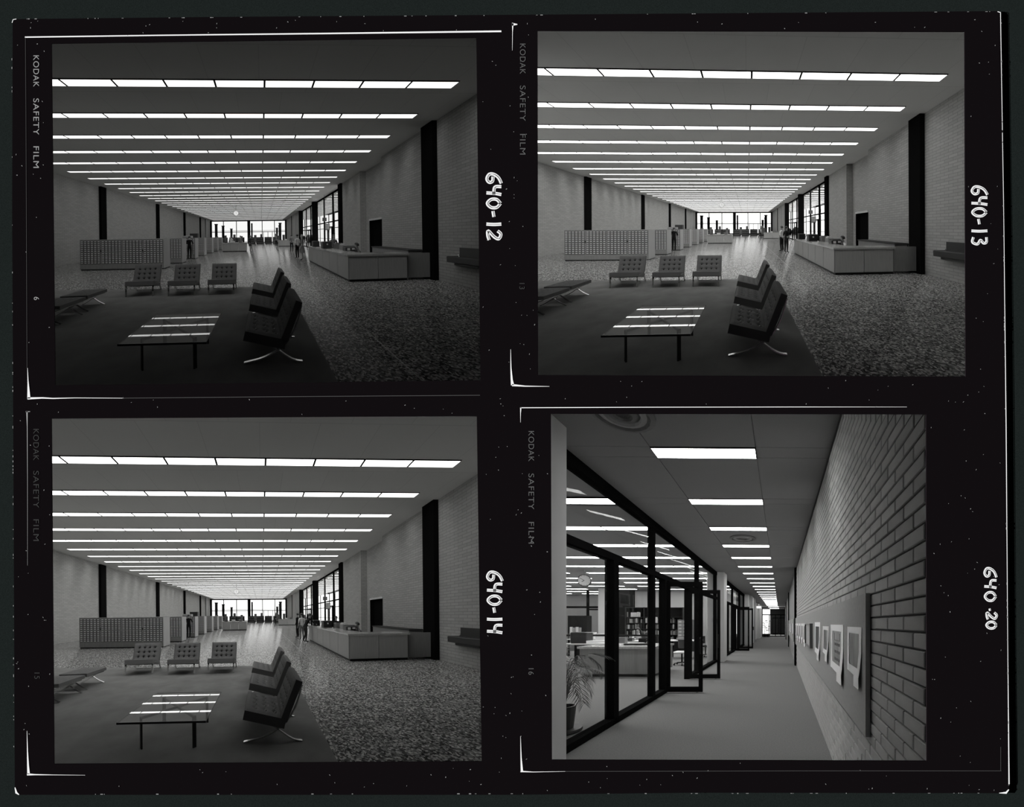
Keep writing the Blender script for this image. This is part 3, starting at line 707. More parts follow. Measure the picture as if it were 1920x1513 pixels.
    for z, t in ((.06, .12), (2.78, .15), (3.1, .07), (5.56, .26)):
        b = B(); b.box(XL, XR, YF-.05, YF+.05, z-t/2, z+t/2); struct(R, 'rail', b, M_dark, wf)
    bbox_st(R, 'trim_14', -3.35, -2.65, YF-.6, YF-.1, 0, CEIL, M_dark)
    bbox_st(R, 'trim_15', -2.6, -2.2, YF+3, YF+3.6, 0, 5.1, M_dark)
    bbox_st(R, 'trim_16', XL, XL+.35, YF-.3, YF, 0, CEIL, M_dark); bbox_st(R, 'trim_17', XR-.3, XR, YF-.3, YF, 0, CEIL, M_dark)
    bbox_st(R, 'floor', -17, 10, YF+.3, 80, -.06, -.01, M_pale)
    b = B(); b.poly([(-24, 82, -2), (12, 82, -2), (12, 82, 12), (-24, 82, 12)]); struct(R, 'sky_far', b, M_sky)
    for x, z, h_ in ((-11.6, 59.5, 5.0), (-10.4, 63, 4.7), (5.2, 63, 4.6), (5.0, 59.5, 5.1), (-9.3, 72, 4.2), (4.9, 70, 4.2)):
        c = B(); c.box(-.3, .3, -.3, .3, 0, h_-.25); c.box(-.38, .38, -.38, .38, h_-.25, h_)
        one(R, 'terrace_column', c, M_dark, 'dark square column on the terrace beyond the far window of the %s picture' % pic, 'column', (x, z, 0), 0, 'terrace columns, %s' % pic)
    dd = setting('door_2')
    for x in (0.6, 1.7, 2.8):
        b = B(); b.box(x-.06, x+.06, YF-.5, YF-.4, 0, 2.8); struct(R, 'door_stile', b, M_dark, dd)
    b = B(); b.box(.6, 2.8, YF-.5, YF-.4, 2.7, 2.82); b.box(.6, 2.8, YF-.5, YF-.4, 0, .12); struct(R, 'door_rail', b, M_dark, dd)
    # ceiling light rows
    proto = None
    for k in range(0, 32):
        z = 5.89+1.6*k-(.3 if k < 0 else 0); n0 = 0; wdt = 0.254
        xmin = XL+.95
        xs_ = []
        for j in range(13):
            x1 = 5.3-1.295*j; x0 = x1-1.24
            if R.clip([(x0, z, CEIL-.02), (x0+.01, z, CEIL-.02), (x0, z+.01, CEIL-.02)]) == [] and R.clip([(x1, z, CEIL-.02), (x1+.01, z, CEIL-.02), (x1, z+.01, CEIL-.02)]) == []: continue
            for g in range(40):
                if R.w((x0, z, CEIL-.02)).x*R.sx > .06 and (R.w((x0, z, CEIL-.02)).z+R.zd)*R.sz > .06 and R.w((x0, z, 5)).y > D0+.3: break
                x0 += 1.24/40
            else: continue
            if R.w((x1, z+wdt, CEIL-.02)).x*R.sx < .06: continue
            xs_.append((x0, x1))
        if not xs_: continue
        near = 0 <= k < 12
        lab = ('%s row of fluorescent ceiling panels from the camera in the %s picture' % (ORD[k], pic)) if near else \
              ('fluorescent ceiling row overhead, out of view, near end of %s picture' % pic if k < 0 else '%s row of ceiling panels from the camera, thin and far, %s picture' % (ORD[k], pic))
        xm = (xs_[0][1]+xs_[-1][0])/2
        if near:
            t = T(R, 'ceiling_light', lab, 'light', (xm, z, CEIL), 0, 'ceiling light rows, '+pic)
            b = B(); b.box(xs_[-1][0]-xm-.02, xs_[0][1]-xm+.02, -.02, wdt+.02, -.012, -.002); t.part('trim', b, M_slot)
            for x0, x1 in xs_:
                b = B(); b.box(x0-xm, x1-xm, 0, wdt, -.024, -.012, 0, 1); t.part('panel', b, [M_slot, M_panel])
        else:
            b = B()
            for x0, x1 in xs_: b.box(x0-xm, x1-xm, 0, wdt, -.024, -.004, 0, 1)
            one(R, 'ceiling_light', b, [M_slot, M_panel], lab, 'light', (xm, z, CEIL), 0, ('far ceiling light rows, ' if k > 0 else 'near overhead rows, ')+pic)
    for k in range(23):
        z = 18.4+1.6*k; b = B()
        for j in range(4): b.box(7.3+j*1.295, 8.575+j*1.295, 0, .254, -.024, -.004, 0, 1)
        b.v = [(x-9.5, y, q) for x, y, q in b.v]
        one(R, 'foyer_light', b, [M_slot, M_panel], '%s foyer ceiling light behind the right-hand glazing, %s picture' % (ORD[k], pic), 'light', (9.5, z, CEIL), 0, 'foyer lights, '+pic)
    # rug and terrazzo divider strips
    b = B(); q = R.clip([(-12.3, 1.2, .012), (.833, 1.2, .012), (.833, 7.4, .012), (-12.3, 7.5, .012)]); b.poly(q)
    q2 = [(x, y) for x, y, _ in q]; b = B(); b.prism(q2, 0.001, .014)
    o = bpy.data.objects.new('rug', mesh_of(R, 'rug', b, M_rug, 0, True)); C.objects.link(o); tag(o, 'large dark grey rug under the lounge chairs in the %s picture' % pic, 'rug')
    for k, x in enumerate((1.79, 3.45, 5.1)):
        b = B(); pg = R.clip([(x-.008, 1, .003), (x+.008, 1, .003), (x+.008, 40, .003), (x-.008, 40, .003)])
        b.poly(pg); struct(R, 'trim_%d' % (18+k), b, M_div)
    for k, z in enumerate((11.6, 4.1)):
        b = B(); pg = R.clip([(.85, z-.01, .003), (XR-.1, z-.01, .003), (XR-.1, z+.01, .003), (.85, z+.01, .003)]); b.poly(pg); struct(R, 'trim_%d' % (21+k), b, M_div)
    # lounge
    for i, (x, zc) in enumerate(((-3.465, 6.75), (-2.265, 6.75), (-1.155, 6.83))):
        lounge_chair(R, (*P(x, zc), .014), (.10, .04, 0)[i], 'dark tufted lounge chair, %s of the row facing the camera, %s picture' % (('left', 'middle', 'right')[i], pic), 'lounge chairs, '+pic, True)
    pr = None
    for i, zc in enumerate((3.31, 4.48, 5.69)):
        lab = 'dark tufted lounge chair in profile, %s of the right-hand row, %s picture' % (('nearest', 'middle', 'farthest')[i], pic)
        if pr is None: pr = lounge_chair(R, (*P(.13, zc), .014), -math.pi/2, lab, 'lounge chairs, '+pic)
        else: dup(pr, (*P(.14, zc), .014), R, lab)
    f = footstool(R, (*P(-4.17, 5.38), .014), 'dark leather footstool on crossed chrome legs, the farther of two, %s picture' % pic, 'footstools, '+pic)
    dup(f, (*P(-4.12, 4.62), .014), R, 'dark leather footstool at the left picture edge, the nearer, %s picture' % pic)
    glass_table(R, (*P(-1.17, 3.17), .014), 'square glass coffee table with steel legs on the rug, %s picture' % pic)
    # card catalogs
    for i, zc in enumerate((11.92, 14.4, 17.3, 20.1, 23.2, 26.1, 29.0)):
        lab = 'card catalog bank with small drawers, %s from the camera, %s picture' % (ORD[i], pic)
        if i == 0: c0 = catalog(R, -9.42, -5.13, P(-7.3, zc)[1], lab, 'card catalogs, '+pic)
        else: dup(c0, ((-9.42-5.13)/2+.1, P(-7.3, zc)[1], 0), R, lab)
    # main service desk
    t = T(R, 'service_desk', 'long L-shaped service desk with stone top at right of the %s picture' % pic, 'desk', (3.04, 7.89, 0))
    sl = .055
    def fy(x): return x*sl
    for j in range(6):
        b = B(); b.box(0, .03, .03+j*1.115, .03+(j+1)*1.115-.03, .09, .905); t.part('front_panel', b, M_wood)
    for j in range(2):
        a, c = j*1.1, (j+1)*1.1-.03
        b = B(); b.prism([(a, fy(a)), (c, fy(c)), (c, fy(c)+.03), (a, fy(a)+.03)], .09, .905); t.part('front_panel', b, M_wood)
    b = B(); b.prism([(.06, .06), (2.2, .18), (2.2, .3), (.3, .3), (.3, 6.7), (.06, 6.7)], 0, .09); t.part('plinth', b, M_kick)
    b = B(); b.prism([(-.03, -.03), (2.24, fy(2.24)-.03), (2.24, .88), (.78, .8), (.78, 6.78), (-.03, 6.78)], .905, .965); t.part('countertop', b, M_stone)
    b = B(); b.box(.74, .77, .85, 6.7, .09, .905); b.box(.03, .77, 6.72, 6.75, .09, .905); t.part('back_panel', b, M_wood2)
    b = B(); b.box(.8, 1.25, .95, 6.2, .68, .72); t.part('inner_shelf', b, M_wood2)
    b = B(); b.box(0, .03, 0, .03, .09, .905); t.part('corner_post', b, M_wood2)
    b = B(); b.box(0, .86, 0, .05, .08, .965); b.box(.08, .78, .05, .4, .08, .9)
    one(R, 'gate_panel', b, M_wood2, 'plain dark panel between the service desk and the pilaster, %s picture' % pic, 'panel', (5.3, 8.12, 0))
    t = T(R, 'back_counter', 'low dark counter against the brick wall behind the desk, %s picture' % pic, 'counter', (5.75, 8.75, 0))
    b = B(); b.box(0, .5, 0, 2.9, 0, 1.0); t.part('body', b, M_wood2)
    b = B(); b.box(-.03, .53, -.03, 2.93, 1.0, 1.05); t.part('top', b, M_kick)
    # things on the desk
    CT = .966
    t = T(R, 'terminal', 'black boxy terminal standing on the desk counter, %s picture' % pic, 'terminal', (3.45, 12.0, CT))
    b = B(); b.bev(-.22, .26, -.16, .3, 0, .36, .03); t.part('case', b, M_black)
    b = B(); b.box(-.02, .05, -.166, -.16, .18, .25); t.part('badge', b, M_paper)
    t = T(R, 'office_machine', 'grey office machine behind the black terminal, %s picture' % pic, 'machine', (3.98, 11.7, .72))
    b = B(); b.bev(-.2, .22, -.2, .25, 0, .5, .03); t.part('case', b, M_greyp)
    b = B(); b.box(-.17, .19, -.17, -.0, .5, .53); t.part('tray', b, M_black)
    t = T(R, 'file_box', 'pale box of files on the inner shelf of the desk, %s picture' % pic, 'box', (4.0, 10.9, .72))
    b = B(); b.bev(-.14, .14, -.1, .3, 0, .45, .015); t.part('box', b, M_lightp)
    b = B()
    for q in range(5): b.box(-.12+q*.05, -.09+q*.05, -.05, .25, .45, .5+.03*(q % 2))
    t.part('papers', b, M_paper)
    t = T(R, 'typewriter', 'black typewriter with white labels beside the seated clerk, %s picture' % pic, 'typewriter', (3.85, 9.85, .72))
    b = B(); b.bev(-.22, .22, -.15, .25, 0, .42, .04); t.part('body', b, M_black)
    b = B(); b.box(-.15, -.03, -.157, -.15, .27, .37); b.box(.05, .17, -.157, -.15, .3, .37); t.part('label_plate', b, M_paper)
    b = B(); b.tube([(-.26, .05, .44), (.26, .05, .44)], .03, 8); t.part('platen', b, M_greyp)
    b = B(); b.bev(-.2, .2, -.15, .2, 0, .34, .02)
    one(R, 'small_monitor', b, M_black, 'small black machine at the far end of the desk, %s picture' % pic, 'machine', (3.4, 14.1, CT))
    for q, (x, y) in enumerate(((3.2, 10.6), (3.3, 12.9))):
        b = B(); b.prism([(-.14, -.1), (.14, -.12), (.15, .1), (-.13, .12)], 0, .012)
        one(R, 'paper_stack', b, M_paper, 'white papers lying on the stone counter %s the black terminal, %s picture' % (('in front of', 'behind')[q], pic), 'papers', (x, y, CT))
    t = T(R, 'office_chair', 'office chair under the seated clerk behind the desk, %s picture' % pic, 'chair', (4.35, 9.75, 0))
    b = B(); b.bev(-.23, .23, -.23, .23, .36, .41, .03); t.part('seat', b, M_dark_cloth)
    b = B(); b.bev(.2, .25, -.2, .2, .45, .85, .02); t.part('backrest', b, M_dark_cloth)
    b = B(); b.tube([(0, 0, .05), (0, 0, .37)], .03)
    for q in range(5): b.tube([(0, 0, .08), (.27*math.cos(q*1.257), .27*math.sin(q*1.257), .04)], .02, 6)
    t.part('base', b, M_chrome)
    t = T(R, 'notice_stand', 'white notice on a dark stand by the glazed screen, %s picture' % pic, 'sign', (6.35, 21.6, 0))
    b = B(); b.box(-.24, .24, .03, .06, 2.15, 2.75); t.part('backing', b, M_black)
    b = B(); b.box(-.2, .2, .02, .03, 2.2, 2.7); t.part('notice', b, M_paper)
    b = B(); b.tube([(0, .08, 0), (0, .08, 2.6)], .03); b.lathe([(.3, 0), (.3, .03), (.03, .05)], (0, .08, 0)); t.part('post', b, M_black)
    b = B(); b.box(-.2, .2, -.06, .06, 0, .35); b.tube([(0, 0, .35), (0, 0, CEIL-3.05)], .012, 6)
    one(R, 'hanging_sign', b, M_greyp, 'small dark sign box hanging before the glazed screen, %s picture' % pic, 'sign', (6.3, 22.4, 3.05))
    # drinking fountain
    t = T(R, 'drinking_fountain', 'dark wall-hung drinking fountain on brick at the right edge, %s picture' % pic, 'fountain', (XR, 6.75, 0))
    b = B(); b.box(-.04, 0, -.62, .28, .9, 1.2); t.part('back_plate', b, M_kick)
    b = B(); b.bev(-.36, 0, -.7, .42, .74, .93, .02); b.bev(-.3, 0, -.6, .2, .66, .74, .02); t.part('basin', b, M_kick)
    b = B(); b.tube([(-.2, .12, .93), (-.2, .12, .97), (-.24, .1, .99)], .012, 6); t.part('spout', b, M_chrome)
    # hanging clock
    t = T(R, 'hanging_clock', 'round white clock hanging from the ceiling mid-hall, %s picture' % pic, 'clock', (*P(-3.13, 29), 4.62))
    b = B(); b.lathe([(.31, .06), (.32, 0), (.31, -.06)], n=24, axis='y'); t.part('case', b, M_greyp)
    b = B(); b.lathe([(.29, -.07), (.29, -.062)], n=24, axis='y'); t.part('dial', b, mat('dial_glow', emit=.75))  # added glow keeps the dial white against the far window
    b = B(); b.bar([(0, -.075, 0), (0, -.075, .2)], (1, 0, 0), .02, .004); b.bar([(0, -.075, 0), (.08, -.075, -.12)], (1, 0, 0), .025, .004); t.part('hand', b, M_black)
    b = B(); b.tube([(0, 0, .3), (0, 0, CEIL-4.62)], .03, 8); t.part('stem', b, M_paper)
    # further desks
    for nm, x0, x1, zc, n, dsc in (('information_desk', -4.3, -1.6, 25.1, 3, 'low information desk of three panels in mid-hall'), ('reference_desk', 2.75, 5.5, 36.4, 2, 'pale reference desk near the far right wall')):
        y = P((x0+x1)/2, zc)[1]; t = T(R, nm, '%s, %s picture' % (dsc, pic), 'desk', (x0, y, 0)); w_ = (x1-x0)/n
        for j in range(n): b = B(); b.box(j*w_+.01, (j+1)*w_-.01, 0, .03, .08, .93); t.part('front_panel', b, M_wood)
        b = B(); b.box(0, .03, .03, .9, .08, .93); b.box(x1-x0-.03, x1-x0, .03, .9, .08, .93); t.part('end_panel', b, M_wood)
        b = B(); b.box(-.03, x1-x0+.03, -.03, .95, .93, .98); t.part('countertop', b, M_stone)
        b = B(); b.box(.05, x1-x0-.05, .06, .85, 0, .08); t.part('plinth', b, M_kick)
        for j in range(3):
            b = B(); b.bev(-.18, .18, -.12, .12, 0, .1+.07*j, .02)
            one(R, 'book_pile', b, (M_black, M_paper, M_greyp)[j], '%s pile of books and papers on the %s, %s picture' % (('flat dark', 'white', 'grey taller')[j], nm.replace('_', ' '), pic), 'books', (x0+.4+.8*j, y+.3, .981))
    # low dark bookcases, display boxes and reading chairs against the light
    for j in range(8):
        t = T(R, 'low_bookcase', 'low dark bookcase, %s from the left before the far window, %s picture' % (ORD[j], pic), 'bookcase', (-11.2+j*1.9+(0.6 if j > 3 else 0), 53.2-(j % 2)*1.4, 0), 0, 'low bookcases, '+pic)
        b = B(); b.box(0, .04, 0, .4, 0, 1.45); b.box(1.66, 1.7, 0, .4, 0, 1.45); b.box(0, 1.7, .36, .4, 0, 1.45); t.part('case', b, M_kick)
        for q in range(4): b = B(); b.box(.04, 1.66, 0, .36, .05+q*.45, .09+q*.45); t.part('shelf', b, M_kick)
        b = B(); x = .06
        while x < 1.55:
            w_ = random.uniform(.04, .09)
            for q in range(3): b.box(x, x+w_-.008, .03, .26, .09+q*.45, .09+q*.45+random.uniform(.24, .36))
            x += w_
        t.part('books', b, M_greyp, kind='stuff')
    for j, (x, z) in enumerate(((-10.2, 52.8), (-8, 51.2), (-6.2, 53), (-4.4, 51.3), (-1.3, 51), (.1, 52.5), (3.9, 50.5), (5.2, 52), (3.2, 47))):
        t = T(R, 'high_back_chair', 'dark high-backed reading chair, %s placed before the far window, %s picture' % (ORD[j], pic), 'chair', (x, z, 0), 0, 'reading chairs, '+pic)
        b = B(); b.bev(-.3, .3, -.3, .3, .38, .5, .05); t.part('seat', b, M_leather)
        b = B(); b.bev(-.28, .28, .22, .34, .5, 1.75+.2*(j % 3), .05); t.part('backrest', b, M_leather)
        for sx in (-.26, .26):
            for sy in (-.26, .26): b = B(); b.tube([(sx, sy, 0), (sx, sy, .38)], .025, 6); t.part('leg', b, M_dark)
    b = B(); b.bev(-.35, .35, -.2, .2, 0, .18, .03)
    one(R, 'card_tray', b, M_lightp, 'pale card tray on top of the third card catalog, %s picture' % pic, 'tray', (-5.7, 17.9, 1.586))
    b = B(); b.bev(-.4, .4, -.25, .25, 0, .45, .03)
    one(R, 'dark_box', b, M_kick, 'dark box standing on the fifth card catalog, %s picture' % pic, 'box', (-6.9, 23.8, 1.586))
    for a in people: person(R, P(*a[0]), *a[1:-1], **a[-1])

F1 = 430
RTL = Room('TL', 'top left', F1*.994, (489.5, 442.8), EYE, .03, -.014)
RTR = Room('TR', 'top right', F1, (1400, 428), EYE, .03, -.004)
RBL = Room('BL', 'bottom left', F1*.998, (490, 1153), EYE, .03, -.009)
PI = math.pi
hall(RTL, [((-5.35, 17.0), PI, 'reach', M_dark_cloth, M_dark_cloth, 'person in dark suit, back turned, at the card catalog, top left picture', {}),
           ((2.62, 16.6), -PI*.8, 'short', M_white_cloth, M_dark_cloth, 'person in white shirt and dark trousers at the far desk end, top left picture', {}),
           ((2.75, 15.4), -PI*.6, 'dress', M_mid_cloth, M_mid_cloth, 'fair-haired person in grey dress leaning by the desk, top left picture', {'hair': M_fair, 'extra': 'skirt', 'height': 1.72}),
           ((3.1, 23.2), PI, 'short', M_mid_cloth, M_dark_cloth, 'person in pale grey shirt walking beyond the desk, top left picture', {}),
           ((-1.15, 24.2), PI*.5, 'stand', M_dark_cloth, M_mid_cloth, 'person in dark top with shoulder bag beside the information desk, top left picture', {'extra': 'bag'}),
           ((2.35, 35.6), 0, 'short', M_mid_cloth, M_dark_cloth, 'distant person standing left of the reference desk, top left picture', {}),
           ((-3.6, 27.2), 0, 'short', M_white_cloth, M_mid_cloth, 'person in white standing behind the information desk, top left picture', {}),
           ((-2.5, 27.6), 0, 'short', M_mid_cloth, M_mid_cloth, 'person in grey behind the right end of the information desk, top left picture', {}),
           ((4.25, 13.4), 0, 'stand', M_mid_cloth, M_dark_cloth, 'clerk in grey standing behind the black terminal, top left picture', {'height': 1.7}),
           ((4.3, 10.0), -PI*.5, 'sit', M_mid_cloth, M_dark_cloth, 'seated dark-haired clerk in grey behind the desk, top left picture', {})])
hall(RTR, [((-5.45, 17.2), PI, 'reach', M_dark_cloth, M_dark_cloth, 'person in dark suit, back turned, at the card catalog, top right picture', {}),
           ((2.5, 16.4), -PI*.75, 'short', M_white_cloth, M_dark_cloth, 'person in white shirt and dark trousers at the far desk end, top right picture', {'height': 1.8}),
           ((2.66, 15.4), PI*.7, 'short', M_dark_cloth, M_jean, 'person in dark shirt and jeans resting against the desk, top right picture', {'height': 1.78}),
           ((2.35, 38.0), PI*.5, 'short', M_white_cloth, M_dark_cloth, 'distant person in white left of the reference desk, top right picture', {}),
           ((4.3, 10.0), -PI*.5, 'sit', M_white_cloth, M_dark_cloth, 'seated clerk in white shirt behind the desk, top right picture', {})])
hall(RBL, [((-5.4, 17.0), PI, 'reach', M_dark_cloth, M_dark_cloth, 'person in dark suit, back turned, at the card catalog, bottom left picture', {}),
           ((2.62, 14.9), PI*1.1, 'short', M_white_cloth, M_mid_cloth, 'person in white top and grey trousers, back turned, bottom left picture', {'height': 1.74}),
           ((2.62, 16.6), -PI*.7, 'stand', M_dark_cloth, M_dark_cloth, 'person in dark clothes farthest of the group at desk, bottom left picture', {}),
           ((2.62, 13.7), PI*.62, 'lean', M_dark_cloth, M_jean, 'person in dark jacket leaning over the desk counter, bottom left picture', {'height': 1.78}),
           ((2.4, 38.5), PI*.5, 'short', M_dark_cloth, M_dark_cloth, 'distant dark-clothed person left of the reference desk, bottom left picture', {}),
           ((4.3, 13.2), 0, 'stand', M_dark_cloth, M_dark_cloth, 'clerk in dark clothes behind the black terminal, bottom left picture', {'height': 1.55}),
           ((4.3, 10.0), -PI*.5, 'sit', M_mid_cloth, M_dark_cloth, 'seated dark-haired clerk with bent arm behind the desk, bottom left picture', {})])
# ------------------------------------------------------------------ the corridor beside the glazed office
def corridor(R):
    pic = R.pic; CE = 3.5; XB = .573; XG = -2.52; ZE = 36.6; ZW = 19.6
    M_panel = mat('panel_BR', emit=LIGHT['BR']); M_sky = mat('sky_BR', emit=SKY['BR'])
    clipstruct(R, 'floor', [[(-16, .5, 0), (XB+.1, .5, 0), (XB+.1, 60, 0), (-16, 60, 0)]], M_carpet)
    # ceiling: loose tiles under a dark soffit
    ce = clipstruct(R, 'ceiling', [[(-16, .5, CE+.02), (-16, 60, CE+.02), (XB+.1, 60, CE+.02), (XB+.1, .5, CE+.02)]], M_ceil2)
    zr = [3.64+1.494*(k-1) for k in range(1, 24)]
    cols = [(-2.5, -1.478), (-1.478, -.282), (-.282, XB)]
    for k in range(9):
        za = zr[k]-1.494+.227 if k else 2.0
        for c, (xa, xb) in enumerate(cols):
            for (ya, yb) in (((za, zr[k]),) if c == 1 else ((za, zr[k]), (zr[k], zr[k]+.227))):
                if R.w((xa, ya, CE)).z > -.07: ya = 2.95
                if yb-ya < .1: continue
                b = B(); b.box(xa+.004, xb-.004, ya+.004, yb-.004, CE, CE+.015); struct(R, 'ceiling_tile', b, M_ceil2, ce)
    b = B(); b.box(-2.5, XB, zr[8]+.227, ZE, CE, CE+.015); struct(R, 'ceiling_tile', b, M_ceil2, ce)
    b = B(); b.box(-16, -2.5, 5.5, ZW, CE, CE+.015); struct(R, 'ceiling_tile', b, M_ceil2, ce)
    for k in range(22):
        z = zr[k]; near = k < 12
        lab = '%s ceiling light from the camera along the corridor, bottom right picture' % ORD[k] if near else '%s ceiling light from the camera, small and distant in the corridor' % ORD[k]
        t = T(R, 'ceiling_light', lab, 'light', (-.88, z, CE), 0, 'corridor ceiling lights' if near else 'far corridor ceiling lights')
        b = B(); b.box(-.6, .6, 0, .227, -.006, 0.01); t.part('trim', b, M_slot)
        b = B(); b.box(-.588, .588, .01, .217, -.014, -.006, 0, 1); t.part('diffuser', b, [M_slot, M_panel])
    for k in range(1, 13):
        for j in range(2 if k > 10 else 0, 5 if k > 10 else 4):
            x = -3.7-2.85*j; z = zr[k]
            ok = [s for s in (-1, 1) if R.w((x-.51+s*.53, z, CE)).x > .1]
            if not ok: continue
            lab = 'pair of ceiling panels over the glazed office, row %s, column %s from the corridor' % (ORD[k-1], ORD[j])
            t = T(R, 'office_light', lab, 'light', (x, z, CE), 0, 'office ceiling lights')
            for s in ok:
                b = B(); b.box(-.51+s*.53, .51+s*.53, 0, .227, -.014, -.002, 0, 1); t.part('panel', b, [M_slot, M_panel])
    # brick wall: every brick is a piece; the farther ones are joined
    BL_, BH = .2185, .0728
    M_bk = [noise_mat('corridor_brick', .42, .50, 7, .85, .1, 4)]+[noise_mat('corridor_brick_%s' % n, a, c, 7, .85, .1, 4) for n, a, c in (('dark', .38, .46), ('pale', .46, .53))]
    M_mort = mat('mortar', .13, .9, 0, .05)
    wr = clipstruct(R, 'wall_right', [[(XB+.012, .5, 0), (XB+.012, .5, CE), (XB+.012, 11.4, CE), (XB+.012, 11.4, 0)]], M_mort)
    br = []; cut = []
    for r in range(int(CE/BH)+1):
        z0 = .008+r*BH
        if z0+BH > CE: continue
        n0 = 1.474 if int((1.537-z0)/BH+.5) % 2 else 1.583
        for c in range(-2, 47):
            y0 = n0+c*BL_
            if y0 < 1.4 and R.w((XB, y0, z0+BH)).z > .28:      # courses that run up into the compartment's lid
                q = R.clip([(XB, y0+.0045, z0+.0045), (XB, y0+BL_-.0045, z0+.0045), (XB, y0+BL_-.0045, z0+BH-.0045), (XB, y0+.0045, z0+BH-.0045)])
                if len(q) > 2: cut.append(q)
                continue
            if y0+BL_ > 11.4 or R.w((XB, y0, z0)).y < D0+.02 or R.w((XB, y0, z0+BH)).z > (.28 if y0 < 1.3 else .6): continue
            zc = y0+BL_/2; py = 1169-600*(z0+BH/2-1.5)/zc; px = 1463+600*XB/zc
            vis = 770 < py < 1430 and px < 1745 and not (.787 < z0+BH/2 < 1.68 and zc > 2.0)
            br.append((vis, -zc, y0, z0))
    br.sort(reverse=True); rb = B(); proto = [None]*3
    for i, (vis, _, y0, z0) in enumerate(br):
        if i < 298:
            q = random.randrange(3)
            if proto[q] is None:
                b = B(); e = .0045
                P0 = [(0, e, e), (0, BL_-e, e), (0, BL_-e, BH-e), (0, e, BH-e)]; h = .004
                P1 = [(-h, e+h, e+h), (-h, BL_-e-h, e+h), (-h, BL_-e-h, BH-e-h), (-h, e+h, BH-e-h)]
                P2 = [(.012, p[1], p[2]) for p in P0]
                b.add(P1+P0+P2, [(3, 2, 1, 0)]+[(j, (j+1) % 4, 4+(j+1) % 4, 4+j) for j in range(4)]+[(4+j, 4+(j+1) % 4, 8+(j+1) % 4, 8+j) for j in range(4)])
                proto[q] = mesh_of(R, 'brick', b, M_bk[q])
            o = bpy.data.objects.new('brick', proto[q]); C.objects.link(o); o.parent = wr
            o.location = R.w((XB+random.uniform(-.0012, .0012), y0, z0))
        else: rb.box(XB, XB+.012, y0+.0045, y0+BL_-.0045, z0+.0045, z0+BH-.0045)
    for q in cut:
        n = len(q); rb.add(q+[(XB+.012, p[1], p[2]) for p in q], [tuple(range(n))]+[(i, (i+1) % n, n+(i+1) % n, n+i) for i in range(n)])
    o = struct(R, 'brick', rb, M_bk[0], wr); o['kind'] = 'stuff'
    bbox_st(R, 'trim_1', XB-.06, XB+.1, 11.4, 11.75, 0, CE, M_dark)
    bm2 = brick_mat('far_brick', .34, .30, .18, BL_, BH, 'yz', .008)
    b = B(); b.poly([(XB, 11.7, 0), (XB, 11.7, CE), (XB, ZE+5, CE), (XB, ZE+5, 0)]); struct(R, 'wall_right', b, bm2)
    bbox_st(R, 'trim_2', XB-.06, XB+.1, 20.6, 21.0, 0, CE, M_dark); bbox_st(R, 'trim_3', XB-.06, XB+.1, 30, 30.4, 0, CE, M_dark)
    # display boards and what hangs on them
    XP = .535
    t = T(R, 'display_board', 'long grey display board along the brick wall of the corridor', 'board', (XP, 2.0, 0))
    b = B(); b.box(0, .03, 0, 9.3, .787, 1.69); t.part('panel', b, M_bulletin)
    b = B()
    for q in range(5): b.box(.024, .036, .3+q*2.1, .36+q*2.1, .85, 1.6)
    t.part('batten', b, M_side, kind='stuff')
    t = T(R, 'display_board', 'second display board, small, beyond the dark pilaster in the corridor', 'board', (XP, 12.6, 0))
    b = B(); b.box(-.02, .026, 0, 7.5, .787, 1.69); t.part('panel', b, M_bulletin)
    specs = [('nearest', 2.09, 2.53, 1.14, 1.476, .2), ('second', 2.69, 3.37, 1.05, 1.49, .3), ('third', 3.52, 4.0, 1.145, 1.47, .2), ('fourth', 4.28, 4.92, 1.07, 1.52, .2),
             ('sixth', 6.7, 7.36, 1.08, 1.5, .2), ('seventh', 7.5, 8.15, 1.1, 1.5, .2), ('eighth', 8.4, 9.15, 1.08, 1.5, .2), ('ninth', 9.4, 10.3, 1.06, 1.5, .2), ('tenth', 10.5, 11.2, 1.1, 1.5, .2)]
    tone = [(.14, .30), (.2, .42), (.06, .3), (.01, .04), (.1, .4), (.05, .5), (.1, .4), (.05, .4), (.1, .5)]
    look = ['grey textured print', 'page of small drawings', 'dark leaning print', 'near-black upright print', 'pale print', 'mottled print', 'grey print', 'spotted print', 'faint print']
    for i, (od, ya, yb, za, zb, fr) in enumerate(specs):
        t = T(R, 'mounted_picture', '%s in white mount, %s from the camera on display board' % (look[i], od), 'picture', (XP, ya, za), 0, 'pictures on the display board')
        w_, h_ = yb-ya, zb-za; b = B(); n = 8
        def sh(y, z): return -.004-.022*max(0, 1-z/(h_*.6))**2*(.5+.5*math.cos(math.pi*y/w_*.9))
        m = .15*w_; iy0, iy1, iz0, iz1 = m, w_-m, h_*.16, h_*.86
        ys = [0, iy0, (iy0+iy1)/2, iy1, w_]; zs = [0, iz0*.5, iz0, (iz0+iz1)/2, iz1, h_]
        vs = [(sh(y, z), y, z) for z in zs for y in ys]; vs2 = [(sh(y, z)+.003, y, z) for z in zs for y in ys]
        fs = []
        for a in range(5):
            for c in range(4):
                if c in (1, 2) and a in (2, 3): continue
                k = a*5+c; fs.append((k, k+5, k+6, k+1))
        b.add(vs, fs); b.add(vs2, [f[::-1] for f in fs])
        ed = [(k, k+1) for k in range(4)]+[(4+5*k, 9+5*k) for k in range(5)]
        o2 = len(b.v)-60; b.f += [(a, c, c+30, a+30) for a, c in ed]; b.m += [0]*len(ed)
        t.part('mount', b, M_mat)
        lo, hi = tone[i]
